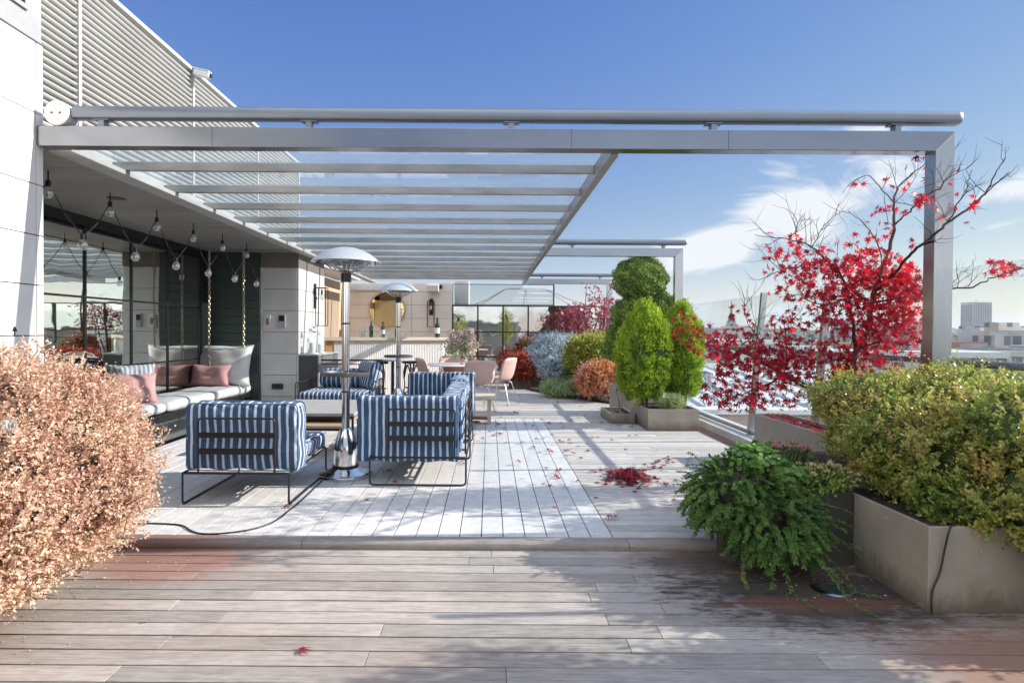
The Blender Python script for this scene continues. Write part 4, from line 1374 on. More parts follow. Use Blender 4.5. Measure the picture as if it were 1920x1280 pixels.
def lantern(label, x, y, s):
    tg = thing('lantern', label, 'lantern')
    MB().lathe([(.085, 0), (.085, .015), (.088, .018)], n=24).build('base', M_WHITEPAINT, tg)
    MB().lathe([(.080, .0185), (.082, .04), (.082, .24), (.07, .29), (.045, .315)], n=24, capb=False, capt=False).build('glass', M_CLEAR, tg, smooth=60)
    MB().lathe([(.04, .0185), (.04, .15), (.036, .155), (.002, .152)], n=20).build('candle', M_FABWHITE, tg, smooth=50)
    MB().lathe([(.047, .313), (.05, .32), (.04, .345), (.015, .36), (.001, .362)], n=20).build('cap', M_WHITEPAINT, tg, smooth=50)
    MB().tube([(.05 * math.cos(a), 0, .33 + .07 * math.sin(a)) for a in [math.pi * j / 10 for j in range(11)]], .004, 5).build('handle', M_WHITEPAINT, tg)
    tg.location = (x, y, .969)
    tg.scale = (s, s, s)
lantern('larger white glass candle lantern on the dark cabinet', -2.93, 10.13, 1.2)
lantern('smaller white glass candle lantern behind the larger on the cabinet', -2.90, 10.50, 1.0)

def sconce(label, q, face, w_, h_):
    """open black box lantern on a wall plate; face X: on a wall looking to +X, face Y: on a wall looking to the camera"""
    tg = thing('wall_lantern', label, 'wall lamp', q)
    d0 = w_
    def bxx(b, u0, u1, v0, v1, z0, z1):   # u out from wall, v along wall
        if face == 'X': b.box(q[0] + u0, q[0] + u1, q[1] + v0, q[1] + v1, q[2] + z0, q[2] + z1)
        else: b.box(q[0] + v0, q[0] + v1, q[1] - u1, q[1] - u0, q[2] + z0, q[2] + z1)
        return b
    bxx(MB(), .001, .022, -w_ * .3, w_ * .3, -.02, h_ * .62).build('wall_plate', M_BLACK, tg, bev=.003)
    b = MB()
    u0, u1 = .045, .045 + d0
    t_ = .006
    for u in (u0, u1):
        for v in (-w_ / 2, w_ / 2):
            bxx(b, u - t_, u + t_, v - t_, v + t_, -h_ / 2, h_ / 2)
    for z in (-h_ / 2, h_ / 2):
        bxx(b, u0 - t_, u1 + t_, -w_ / 2 - t_, w_ / 2 + t_, z - t_, z + t_) if z < 0 else bxx(b, u0 - t_, u1 + t_, -w_ / 2 - t_, w_ / 2 + t_, z, z + t_ * 2)
    bxx(b, .0225, u0, -.012, .012, h_ * .2, h_ * .26)
    b.build('cage', M_BLACK, tg)
    c_ = (q[0] + (u0 + u1) / 2, q[1], q[2]) if face == 'X' else (q[0], q[1] - (u0 + u1) / 2, q[2])
    MB().lathe([(.012, h_ * .5 - .02), (.018, h_ * .5 - .06), (.018, h_ * .5 - .1)], c_, 12).build('lamp_holder', M_BLACK, tg)
    MB().lathe([(.012, h_ * .5 - .101), (.032, h_ * .5 - .15), (.036, h_ * .5 - .18), (.02, h_ * .5 - .21), (.002, h_ * .5 - .215)], c_, 14).build('bulb', M_BULB, tg, smooth=180)
sconce('black cage lantern on the sunlit side of the stone pillar', (FX + .001, 10.85, 1.77), 'X', .17, .66)
sconce('black cage lantern on the cream wall right of the round mirror', (-1.535, 16.099, 1.80), 'Y', .17, .66)
tg = thing('speaker', 'white box speaker high on the cream wall', 'speaker', (-1.47, 16.0, 2.45))
MB().box(-1.63, -1.33, 15.93, 16.098, 2.385, 2.56).build('housing', M_WHITEPAINT, tg, bev=.012)
MB().box(-1.62, -1.34, 15.915, 15.929, 2.40, 2.545).build('grille', mat('speaker_grille', (.58, .57, .56), .8, bmp=.2, bs=300), tg, bev=.003)
MB().box(-1.31, -1.25, 15.99, 16.098, 2.47, 2.57).build('bracket', M_BLACK, tg)
rm = thing('round_mirror', 'round brass rimmed mirror on the cream wall behind the bar', 'mirror', (-2.69, 16.08, 1.92))
b = MB()
b.prism([(-2.69 + .445 * math.cos(a), 1.92 + .445 * math.sin(a)) for a in [2 * math.pi * j / 56 for j in range(56)]], 'Y', 16.05, 16.09)
b.build('glass', M_MIRGOLD, rm)
MB().tube([(-2.69 + .455 * math.cos(a), 16.06, 1.92 + .455 * math.sin(a)) for a in [2 * math.pi * j / 64 for j in range(64)]], .018, 8, True).build('rim', M_BRASS, rm, smooth=60)

def bottle(label, x, y, z, h, m, lab=True):
    tg = thing('bottle', label, 'bottle')
    r_ = h * .125
    MB().lathe([(r_ * .9, 0), (r_, .008), (r_, h * .60), (r_ * .85, h * .68), (r_ * .40, h * .76), (r_ * .36, h * .95), (r_ * .42, h * .955), (r_ * .42, h)], n=22).build('body', m, tg, smooth=40)
    if lab:
        MB().lathe([(r_ * 1.015, h * .2), (r_ * 1.015, h * .48)], n=22, capb=False, capt=False).build('label', M_LABEL, tg, smooth=40)
    tg.location = (x, y, z)
ZC = 1.2225
bottle('big dark wine bottle with blank white label at the right end of the bar', *onbar(2.36, .22), ZC, .43, M_WINE)
bottle('green bottle left of the second heater pole on the bar', *onbar(.86, .26), ZC, .34, M_BOTTLE, False)
bottle('green bottle with pale label, in front of the round mirror on the bar', *onbar(1.12, .27), ZC, .33, M_BOTTLE)
bottle('small green bottle just right of the heater pole on the bar', *onbar(1.42, .25), ZC, .28, M_BOTTLE, False)
gx = [-2.72, -2.64, -2.56, -2.40, -2.32, -2.14, -2.06, -1.90, -1.83]
tg0 = thing('drinking_glass', 'clear tumbler standing in the row of glassware on the bar', 'glass', group='tumblers on the bar')
MB().lathe([(.026, 0), (.030, .004), (.036, .13), (.033, .128), (.027, .010), (.001, .010)], n=18).build('body', M_CLEAR, tg0, smooth=40)
gx = [.55, .66, .77, .95, 1.03, 1.24, 1.33, 1.55, 1.66]
tg0.location = (*onbar(gx[0], .15), ZC)
for i, x in enumerate(gx[1:]):
    dup(tg0, (*onbar(x, .12 + .06 * (i % 3)), ZC))
for (x, h, lb) in ((.72, .20, 'white candle jar left of the green bottles on the bar'), (1.48, .17, 'white paper packet beside the heater pole on the bar')):
    tg = thing('candle_jar' if h > .18 else 'packet', lb, 'jar' if h > .18 else 'packet')
    if h > .18:
        MB().lathe([(.045, 0), (.048, .005), (.048, h), (.044, h), (.044, .01)], n=18).build('body', M_CLEAR, tg, smooth=40)
        MB().lathe([(.042, .006), (.042, .12), (.002, .122)], n=18).build('candle', M_FABWHITE, tg, smooth=40)
    else:
        MB().box(-.05, .05, -.03, .03, 0, h).build('body', M_LABEL, tg, bev=.004)
        MB().box(-.04, .04, -.0315, -.0305, .02, h * .5).build('sticker', M_FABPINK, tg)
    tg.location = (*onbar(x, .36), ZC)

def stool(name, label, x, y, rz):
    tg = thing(name, label, 'bar stool')
    seat = MB().lathe([(.001, .805), (.17, .805), (.185, .80), (.19, .785), (.185, .77), (.17, .765)], n=32)
    seat.build('seat', M_BLACK, tg, smooth=50)
    for j in range(4):
        a = math.pi / 4 + j * math.pi / 2
        ca, sa = math.cos(a), math.sin(a)
        pts = catmull([(.12 * ca, .12 * sa, .765), (.15 * ca, .15 * sa, .6), (.14 * ca, .14 * sa, .35), (.17 * ca, .17 * sa, .12), (.215 * ca, .215 * sa, .0)], 5)
        MB().tube(pts, .0135, 8).build('leg', M_BENTWOOD, tg, smooth=60)
    b = MB()
    b.tube([(.148 * math.cos(a), .148 * math.sin(a), .32) for a in [2 * math.pi * j / 28 for j in range(28)]], .010, 7, True)
    b.build('foot_ring', M_CHROME, tg, smooth=60)
    b = MB()
    for j in range(4):
        a0, a1 = math.pi / 4 + j * math.pi / 2, math.pi / 4 + (j + 1) * math.pi / 2
        p0, p1 = Vector((math.cos(a0), math.sin(a0), 0)) * .145, Vector((math.cos(a1), math.sin(a1), 0)) * .145
        arc = [p0.lerp(p1, t) + Vector((0, 0, .44 + .30 * math.sin(math.pi * t) ** .6)) for t in [k / 12 for k in range(13)]]
        b.tube(arc, .009, 7)
        arc = [p0.lerp(p1, t) * 1.12 + Vector((0, 0, .09 + .16 * math.sin(math.pi * t) ** .7)) for t in [k / 12 for k in range(13)]]
        b.tube(arc, .008, 7)
    b.build('bentwood_brace', M_BENTWOOD, tg, smooth=60)
    tg.location = (x, y, 0)
    tg.rotation_euler.z = rz
    return tg
s1 = stool('bar_stool', 'dark bentwood bar stool just left of the second heater pole', -2.0, 11.0, .2)
dup(s1, (-1.42, 11.25, 0), .7, 'dark bentwood bar stool right of the second heater pole')
ht = thing('bar_table', 'small round dark high table between the two bentwood stools', 'table', (-1.72, 10.9, 0))
MB().lathe([(.001, .86), (.31, .86), (.318, .852), (.318, .838), (.31, .83)], (-1.72, 10.9, 0), 40).build('tabletop', M_CONCRETE, ht, smooth=40)
MB().lathe([(.2, 0), (.2, .015), (.03, .04), (.025, .829)], (-1.72, 10.9, 0), 24).build('pedestal', M_BLACK, ht, smooth=40)

# ------------------------------------------------------------------ dining corner
dt = thing('dining_table', 'round pale dining table with thick pink pedestal', 'dining table', (-.62, 11.35, 0))
MB().lathe([(.001, .75), (.57, .75), (.58, .742), (.575, .728), (.50, .722)], (-.62, 11.35, 0), 56).build('tabletop', mat('pale_marble', (.62, .59, .57), .35, var=.06, bmp=0), dt, smooth=40)
MB().lathe([(.33, 0), (.31, .02), (.22, .05), (.20, .40), (.25, .7215)], (-.62, 11.35, 0), 32).build('pedestal', mat('pink_pedestal', (.40, .24, .19), .5, bmp=.02), dt, smooth=40)
def shell_chair(label):
    tg = thing('dining_chair', label, 'dining chair', group='pink shell chairs round the dining table')
    prof = [(.25, .455), (.22, .462), (.12, .452), (0., .440), (-.10, .445), (-.165, .475), (-.205, .54), (-.235, .64), (-.262, .75), (-.28, .835), (-.288, .868)]
    P = catmull([(0, y, z) for (y, z) in prof], 3)
    m_ = len(P)
    nu = 16
    V, F = [], []
    for i, p in enumerate(P):
        t = i / (m_ - 1)
        hw = .235 + .03 * math.sin(math.pi * min(1, t / .45)) if t < .45 else .235 + .045 * math.sin(math.pi * (t - .40) / .62) ** 1.0
        if t > .86: hw *= math.sqrt(max(0, 1 - ((t - .86) / .145) ** 2)) * .75 + .25
        if t < .08: hw *= .86 + .14 * (t / .08)
        cup = .03 + .085 * min(1, t / .5) * (1 - max(0, t - .8) * 2)
        for j in range(nu + 1):
            u = -1 + 2 * j / nu
            up_ = u * u
            k2 = min(1, max(0, (t - .25) / .3))
            V.append((u * hw, p.y + cup * up_ * k2, p.z + cup * up_ * (1 - k2) * .8))
    for i in range(m_ - 1):
        for j in range(nu):
            a = i * (nu + 1) + j
            F.append((a, a + 1, a + nu + 2, a + nu + 1))
    o = MB().add(V, F).build('shell', M_SHELL, tg, smooth=180)
    sm = o.modifiers.new('thickness', 'SOLIDIFY')
    sm.thickness = .022
    sm.offset = 0
    fr = MB()
    fr.box(-.10, .10, -.12, .14, .408, .420)
    for sx_ in (-1, 1):
        fr.tube([(sx_ * .16, .12, .432), (sx_ * .08, .08, .414)], .008, 6)
        fr.tube([(sx_ * .16, -.12, .432), (sx_ * .08, -.08, .414)], .008, 6)
    fr.build('under_frame', M_CHROME, tg)
    for (x, y) in ((-1, 1), (1, 1), (-1, -1), (1, -1)):
        MB().tube(fillet([(x * .08, y * .08, .413), (x * .15, y * .14, .412), (x * .235, y * .25 - .02, 0)], .04, 4), [.012] * 2 + [.011] * 5 + [.0065], 8).build('leg', M_CHROME, tg, smooth=60)
    return tg
c1 = shell_chair('pink shell chair with its back to the camera at the round table')
c1.location = (-.22, 10.52, 0)
c1.rotation_euler.z = R(22)
dup(c1, (.22, 11.5, 0), R(64), 'pink shell chair seen from the side at the right of the round table')
dup(c1, (-1.06, 11.2, 0), R(-70), 'pink shell chair turned sideways at the left of the round table')
dup(c1, (-.75, 12.25, 0), R(176), 'pink shell chair on the far side of the table behind the vase')
vs_ = thing('vase', 'glass vase on the round dining table', 'vase', (-.48, 11.40, .751))
MB().lathe([(.06, .0), (.085, .02), (.10, .12), (.085, .22), (.06, .28), (.065, .31), (.060, .308), (.055, .28), (.08, .22), (.094, .12), (.08, .025), (.001, .02)], (-.48, 11.40, .751), 24).build('body', M_CLEAR, vs_, smooth=60)
tl = thing('candle_holder', 'pink glass candle holder in front of the vase', 'candle holder', (-.50, 11.08, .751))
MB().lathe([(.035, 0), (.04, .005), (.012, .03), (.012, .06), (.035, .085), (.038, .16), (.034, .16), (.03, .09), (.001, .08)], (-.50, 11.08, .751), 16).build('body', glassmat('pink_glass', (.95, .62, .58), .1), tl, smooth=60)
wb = thing('side_table', 'small pale wooden bench behind the far corner module', 'bench', (-.1, 9.2, 0))
MB().box(-.36, .085, 8.86, 9.42, .365, .405).build('top', M_PALEWOOD, wb, bev=.004)
for (x, y) in ((.0, 8.95), (-.28, 8.95), (.0, 9.33), (-.28, 9.33)):
    MB().box(x - .028, x + .028, y - .028, y + .028, 0, .3645).build('leg', M_PALEWOOD, wb, bev=.003)
MB().box(-.34, -.02, 8.99, 9.29, .06, .085).build('lower_shelf', mat('rust_board', (.22, .12, .08), .7, bmp=.05), wb)

# ------------------------------------------------------------------ deck fittings
q = onz(1560, 1103, ZL + .002)
dl = thing('deck_light', 'round recessed floor light in the wet boards by the juniper planter', 'floor light', (q.x, q.y, ZL))
MB().lathe([(.052, .004), (.058, .008), (.10, .007), (.108, .001)], (q.x, q.y, ZL + .0015), 40, capb=False, capt=False).build('rim', M_CHROME, dl, smooth=40)
MB().lathe([(.001, .0065), (.0575, .0065)], (q.x, q.y, ZL + .0015), 32, capb=False, capt=False).build('lens', mat('dark_lens', (.03, .05, .045), .08, bmp=0, rvar=.02), dl)
q = onz(1172, 799, .002)
dl = thing('drain_cover', 'small round metal drain ring in the deck by the low planter', 'drain', (q.x, q.y, 0))
MB().tube([(q.x + .11 * math.cos(a), q.y + .11 * math.sin(a), .004) for a in [2 * math.pi * j / 30 for j in range(30)]], .006, 6, True).build('ring', M_CHROME, dl, smooth=60)
# ------------------------------------------------------------------ planters
def planter(label, x0, x1, y0, y1, z0, z1, m, soil=True, t=.02, drop=.035, name='planter'):
    tg = thing(name, label, 'planter', ((x0 + x1) / 2, (y0 + y1) / 2, z0))
    o_ = [(x0, y0), (x1, y0), (x1, y1), (x0, y1)]
    i_ = [(x0 + t, y0 + t), (x1 - t, y0 + t), (x1 - t, y1 - t), (x0 + t, y1 - t)]
    V = [(x, y, z0) for x, y in o_] + [(x, y, z1) for x, y in o_] + [(x, y, z1) for x, y in i_] + [(x, y, z1 - drop - .04) for x, y in i_]
    F = []
    for k in range(4):
        j = (k + 1) % 4
        F += [(k, j, 4 + j, 4 + k), (4 + k, 4 + j, 8 + j, 8 + k), (8 + k, 8 + j, 12 + j, 12 + k)]
    F.append((3, 2, 1, 0))
    MB().add(V, F).build('box', m, tg, bev=.004)
    if soil:
        nx, ny = 14, 10
        V = [(x0 + t + .001 + (x1 - x0 - 2 * t - .002) * i / nx, y0 + t + .001 + (y1 - y0 - 2 * t - .002) * j / ny, z1 - drop + random.uniform(-.012, .012)) for j in range(ny + 1) for i in range(nx + 1)]
        F = [(j * (nx + 1) + i, j * (nx + 1) + i + 1, (j + 1) * (nx + 1) + i + 1, (j + 1) * (nx + 1) + i) for j in range(ny) for i in range(nx)]
        MB().add(V, F).build('soil', M_SOIL, tg, smooth=180)
    return tg
planter('big bronze metal planter under the golden boxwood at the right edge', 2.215, 4.5, 3.07, 3.95, ZL, .385, M_PLANTER)
planter('bronze metal planter behind the front one, hidden under the golden boxwood', 2.235, 4.5, 4.03, 5.0, .0, .40, M_PLANTER)
planter('dark metal planter in shade carrying juniper and chrysanthemums', 1.46, 2.205, 3.69, 3.912, ZL, .395, M_PLANTERD)
planter('dark metal planter right behind the juniper, carrying the chrysanthemums', 1.72, 2.205, 4.03, 4.7, .002, .40, M_PLANTERD)
planter('long tan metal trough holding the red maple beside the railing', 2.91, 3.25, 4.98, 6.72, .077, .475, mat('tan_planter', (.27, .235, .20), .5, .2, var=.1, bmp=.05))
planter('large bronze planter with the two thujas', 2.19, 2.89, 8.43, 9.32, .002, .30, M_PLANTER)
planter('low shallow bronze tray planter left of the thujas', 1.80, 2.165, 9.06, 9.9, .002, .15, M_PLANTER)
planter('tall narrow bronze planter behind the thujas', 2.08, 2.55, 9.95, 10.6, .002, .49, M_PLANTER)
planter('pale weathered planter under the copper bush at the left edge', FX + .02, -2.41, 1.2, 3.905, ZL, .13, M_PLANTERW)
planter('brown metal planter under the red nandina at the far mirror', .48, 1.25, 14.5, 15.2, .002, .26, M_PLANTERD)
bed = MB()
pts = [(.95, 15.9), (.95, 14.2), (1.3, 13.3), (1.75, 12.4), (2.3, 11.6), (2.84, 11.2), (2.84, 15.9)]
bed.prism(pts, 'Z', .003, .05)
tag(bed.build('planting_bed', M_SOIL), kind='structure')
# garden hose from the tray to the tall planter
q0 = [(1.98, 9.4, .14), (2.05, 9.6, .13), (2.10, 9.85, .25), (2.07, 9.93, .42), (2.14, 9.99, .51), (2.2, 10.1, .46)]
tag(MB().tube(catmull(q0, 6), .011, 7).build('garden_hose', M_CABLE, smooth=60), 'black irrigation hose looping from the low tray planter over the tall one', 'hose')
# cable hanging down the front corner of the big planter
q0 = [(2.35, 3.09, .40), (2.30, 3.045, .38), (2.285, 3.05, .30), (2.262, 3.055, .16), (2.225, 3.055, .06), (2.222, 3.05, -.045)]
tag(MB().tube(catmull(q0, 6), .005, 6).build('hanging_cable', M_CABLE, smooth=60), 'thin black cable hanging down the corner of the big bronze planter', 'cable')

# ------------------------------------------------------------------ plants
L_COPPER = leafmat('copper_leaf', [(0, (0.264, 0.127, 0.071)), (.25, (0.529, 0.299, 0.206)), (.55, (0.726, 0.508, 0.373)), (.78, (0.792, 0.627, 0.444)), (.9, (0.555, 0.537, 0.253)), (1, (0.792, 0.597, 0.523))], .3, 3.5)
L_GOLD = leafmat('golden_boxwood_leaf', [(0, (0.050, 0.121, 0.022)), (.18, (0.132, 0.242, 0.044)), (.36, (0.286, 0.374, 0.072)), (.54, (0.484, 0.484, 0.121)), (.70, (0.638, 0.484, 0.165)), (.85, (0.726, 0.418, 0.176)), (1, (0.638, 0.275, 0.143))], .5, 2.3, .32, .55, .6)
L_DGREEN = leafmat('topiary_leaf', [(0, (0.070, 0.142, 0.030)), (.45, (0.183, 0.286, 0.056)), (.8, (0.377, 0.475, 0.094)), (1, (0.692, 0.680, 0.150))], .2, 5)
L_THUJA = leafmat('thuja_spray', [(0, (0.073, 0.163, 0.020)), (.4, (0.209, 0.360, 0.028)), (.75, (0.469, 0.567, 0.039)), (1, (0.656, 0.761, 0.076))], .3, 4)
L_JUNI = leafmat('juniper_spray', [(0, (0.036, 0.091, 0.025)), (.45, (0.081, 0.160, 0.036)), (.8, (0.167, 0.273, 0.061)), (1, (0.368, 0.410, 0.123))], .2, 5, .7, .2)
L_BLUE = leafmat('blue_spruce_needle', [(0, (0.204, 0.278, 0.314)), (.5, (0.444, 0.537, 0.594)), (1, (0.776, 0.800, 0.800))], .15, 4)
L_RED = leafmat('maple_leaf', [(0, (0.129, 0.007, 0.019)), (.3, (0.316, 0.009, 0.027)), (.6, (0.514, 0.013, 0.032)), (.85, (0.678, 0.031, 0.029)), (1, (0.726, 0.091, 0.053))], .58, 2.2, .4, .4, .5)
L_PURPLE = leafmat('purple_maple_leaf', [(0, (0.127, 0.022, 0.039)), (.4, (0.312, 0.049, 0.083)), (.8, (0.449, 0.098, 0.137)), (1, (0.507, 0.254, 0.263))], .4, 3)
L_NAND = leafmat('nandina_leaf', [(0, (0.149, 0.034, 0.024)), (.35, (0.405, 0.047, 0.041)), (.6, (0.540, 0.101, 0.061)), (.78, (0.324, 0.189, 0.068)), (1, (0.135, 0.189, 0.054))], .3, 2.5)
L_YELG = leafmat('yellow_green_leaf', [(0, (0.118, 0.147, 0.024)), (.4, (0.294, 0.323, 0.049)), (.75, (0.549, 0.529, 0.088)), (1, (0.784, 0.510, 0.176))], .3, 2.5)
L_ORPINK = leafmat('salmon_leaf', [(0, (0.361, 0.138, 0.044)), (.3, (0.690, 0.330, 0.090)), (.6, (0.800, 0.385, 0.283)), (.85, (0.800, 0.523, 0.494)), (1, (0.800, 0.688, 0.672))], .3, 2.2)
L_PALEG = leafmat('pale_juniper', [(0, (0.164, 0.237, 0.091)), (.5, (0.382, 0.491, 0.237)), (1, (0.619, 0.692, 0.382))], .2, 3)
L_BROWN = leafmat('bronze_leaf', [(0, (.12, .05, .03)), (.5, (.27, .12, .06)), (1, (.40, .24, .14))], .3, 3)
L_BRIGHT = leafmat('geranium_leaf', [(0, (.05, .13, .02)), (.5, (.13, .25, .045)), (1, (.26, .36, .10))], .35, 6)
L_SOFT = leafmat('soft_green', [(0, (.18, .26, .07)), (.5, (.32, .40, .15)), (1, (.46, .50, .26))], .35, 6)
L_MUMP = leafmat('pink_petal', [(0, (.50, .20, .20)), (.5, (.62, .36, .32)), (1, (.66, .48, .40))], .3, 8)
L_MUMC = leafmat('cream_petal', [(0, (.55, .38, .20)), (.5, (.66, .53, .32)), (1, (.70, .62, .46))], .3, 8)
L_DRY = leafmat('dried_petal', [(0, (.26, .17, .19)), (.3, (.42, .31, .33)), (.6, (.55, .46, .40)), (.85, (.50, .47, .33)), (1, (.28, .33, .14))], .35, 9)

def plant(name, label, cat, base, group=None):
    return thing(name, label, cat, base, group)
# copper bush, left foreground
t_ = plant('copper_bush', 'big rounded copper pink bush filling the left foreground', 'bush', (-2.6, 3.0, .1))
shoots(t_, [(-2.60, 2.95, .57, .80, .98, .65), (-2.78, 3.35, .68, .70, .58, .56), (-2.55, 2.45, .50, .66, .72, .56), (-2.24, 3.05, .58, .44, .52, .42), (-2.3, 3.3, .78, .40, .40, .34), (-2.2, 2.5, .64, .36, .42, .38)], 9600, 18, .0195, .0125, L_COPPER, M_TWIG, .74, M_INNERC, depth=.06, lump=.12, zmin=.10)
# golden boxwood, right foreground
t_ = plant('boxwood', 'big golden green boxwood spilling over the bronze planter at the right', 'bush', (3.0, 3.6, .35))
shoots(t_, [(3.08, 3.55, 0.655, 0.78, 0.58, 0.42), (2.84, 4.05, 0.715, 0.52, 0.58, 0.36), (3.4, 4.35, 0.715, 0.95, 0.62, 0.38), (3.02, 3.12, 0.515, 0.6, 0.36, 0.3), (3.65, 3.1, 0.635, 0.75, 0.42, 0.4), (2.55, 3.75, 0.675, 0.34, 0.34, 0.28), (2.85, 3.3, 0.815, 0.36, 0.34, 0.26), (3.35, 3.3, 0.875, 0.42, 0.36, 0.26), (3.05, 4.0, 0.915, 0.4, 0.36, 0.22), (2.65, 3.35, 0.435, 0.3, 0.3, 0.22), (3.2, 2.88, 0.395, 0.36, 0.24, 0.22), (2.85, 2.9, .40, .26, .2, .2), (3.0, 2.82, .30, .3, .18, .16), (2.6, 4.3, 0.875, 0.3, 0.3, 0.2)],
       7400, 19, .025, .016, L_GOLD, M_TWIG, .70, M_INNER, sl=(.07, .15), depth=.08, lump=.16, zmin=.08)
t_ = plant('globe_light', 'small clear glass globe lamp nestled in the copper bush', 'garden light', at(18, 797, 2.05))
q = at(18, 797, 2.05)
MB().lathe([(.001, -.028), (.014, -.024), (.024, -.013), (.028, 0), (.024, .013), (.014, .024), (.001, .028)], q, 20).build('globe', M_CLEAR, t_, smooth=180)
MB().tube([q + ray(18, 797).normalized() * .03, q + ray(18, 797).normalized() * .4], .005, 6).build('stem', M_BLACK, t_)
MB().lathe([(.010, -.01), (.012, 0), (.010, .01)], q, 12).build('bulb', M_CHROME, t_, smooth=60)

# juniper spilling from the dark planter
t_ = plant('juniper', 'dark green juniper trailing over the dark planter down to the deck', 'shrub', (1.7, 3.75, .36))
def spray_set(starts, dirs, lens, droop, nseg, nl, L, Wd, spread=.9, side=2):
    """sprays of scale leaves along drooping branchlets"""
    P, A, N, tubes = [], [], [], []
    for s0, d0, ln in zip(starts, dirs, lens):
        p, d = np.array(s0, float), np.array(d0, float)
        path = [p.copy()]
        for k in range(nseg):
            d = d + np.array([0, 0, -droop]) + rng.normal(0, .10, 3)
            d /= np.linalg.norm(d)
            p = p + d * ln / nseg
            if p[2] < -.035 and abs(p[1]) < 3.91: p[2] = -.035; d[2] = abs(d[2]) * .2
            path.append(p.copy())
        tubes.append(path)
        path = np.array(path)
        ts = rng.uniform(.12, 1, nl) * nseg
        i = np.minimum(ts.astype(int), nseg - 1)
        fr = (ts - i)[:, None]
        q = path[i] * (1 - fr) + path[i + 1] * fr
        ax = unit(path[i + 1] - path[i])
        sd = unit(np.cross(ax, np.array([0, 0, 1.]) + rng.normal(0, .25, (nl, 3))))
        sg = np.where(np.arange(nl) % 2 == 0, 1, -1)[:, None]
        taper = (1.05 - .6 * ts / nseg)[:, None]
        P.append(q)
        A.append((ax * .75 + sd * sg * spread + rng.normal(0, .22, (nl, 3))) * 1.0)
        N.append(unit(np.cross(ax, sd) + rng.normal(0, .3, (nl, 3))))
    return np.concatenate(P), np.concatenate(A), np.concatenate(N), tubes
pc, nc = shell([(1.60, 3.86, .38, .28, .26, .14), (1.67, 3.60, .24, .22, .17, .17), (1.47, 3.76, .33, .18, .2, .13)], 760, .25, .16)
dr = unit(nc * np.array([1, 1, .5]) + np.array([-.05, -.40, .12]) + rng.normal(0, .3, nc.shape))
ln = rng.uniform(.08, .20, len(pc))
ex = [((1.66, 3.56, .33), (.75, -.18, .30), .46), ((1.70, 3.55, .36), (.85, -.12, .25), .40), ((1.64, 3.52, .28), (.70, -.22, .12), .50), ((1.62, 3.50, .24), (.62, -.25, .02), .52), ((1.60, 3.50, .2), (.55, -.3, -.05), .46), ((1.66, 3.5, .22), (.66, -.2, .05), .56),
      ((1.66, 3.52, .27), (.35, -.6, -.35), .78), ((1.72, 3.52, .25), (.5, -.55, -.3), .66), ((1.60, 3.52, .22), (.2, -.7, -.45), .6), ((1.55, 3.55, .22), (.1, -.7, -.45), .5), ((1.5, 3.6, .2), (-.2, -.6, -.5), .45), ((1.72, 3.6, .3), (.35, -.5, -.45), .42), ((1.7, 3.58, .35), (.5, -.6, -.2), .40),
      ((1.40, 3.75, .3), (-.9, -.15, .05), .22), ((1.38, 3.8, .35), (-.9, .0, .1), .24), ((1.36, 3.7, .24), (-.9, -.2, -.1), .2), ((1.4, 3.8, .42), (-.9, .1, .2), .2)]
st = list(pc) + [e_[0] for e_ in ex]
dd = list(dr) + [unit(np.array([e_[1]], float))[0] for e_ in ex]
ll = list(ln) + [e_[2] for e_ in ex]
P, A, N, tb = spray_set(st, dd, ll, .16, 6, 150, .02, .006)
v, f = leaf_arrays(P, A, N, rng.uniform(.010, .026, len(P)), rng.uniform(.004, .0075, len(P)), .1)
npmesh('foliage', v, f, L_JUNI, t_)
b = MB()
for path in tb[::3] + tb[-9:]:
    b.tube([tuple(p) for p in path], [.003 - .0004 * k for k in range(len(path))], 4)
b.build('branches', M_TWIG, t_)
core('inner_branches', [(1.60, 3.86, .40, .26, .24, .14), (1.64, 3.64, .24, .2, .16, .18)], .7, M_TWIG, t_)
# broad leaved plant on top of the juniper
def rosette_leaves(P, N, size):
    """round scalloped leaves as flat discs"""
    n = len(P)
    A = unit(np.cross(N, rdir(n)))
    Sd = np.cross(N, A)
    size = np.broadcast_to(np.asarray(size, float), (n,))[:, None]
    V = [P]
    k = 10
    for j in range(k):
        a = 2 * math.pi * j / k
        rr_ = 1.0 if j % 2 == 0 else .86
        V.append(P + (A * math.cos(a) + Sd * math.sin(a)) * size * rr_ + N * size * (.22 if j % 2 else .12))
    V = np.stack(V, 1)
    F = np.array([(0, 1 + j, 1 + (j + 1) % k) for j in range(k)])
    return V.reshape(-1, 3), (F[None] + (np.arange(n) * (k + 1))[:, None, None]).reshape(-1, 3)
t_ = plant('geranium', 'bright green broad leaved plant on top of the trailing juniper', 'plant', (1.6, 3.95, .40))
P, N = shell([(1.66, 3.84, .565, .17, .15, .09), (1.82, 3.72, .50, .10, .08, .09), (1.74, 4.02, .56, .15, .13, .09)], 700, .25, .15)
N = unit(N + np.array([-.1, -.35, .8]) + rng.normal(0, .4, N.shape))
v, f = rosette_leaves(P, N, rng.uniform(.010, .024, len(P)))
npmesh('foliage', v, f, L_BRIGHT, t_)
b = MB()
for i in range(40):
    p = P[i]
    b.tube([tuple(p), (p[0] * .6 + 1.62 * .4, p[1] * .6 + 3.95 * .4, .36)], .0025, 4)
b.build('stems', M_TWIG, t_)
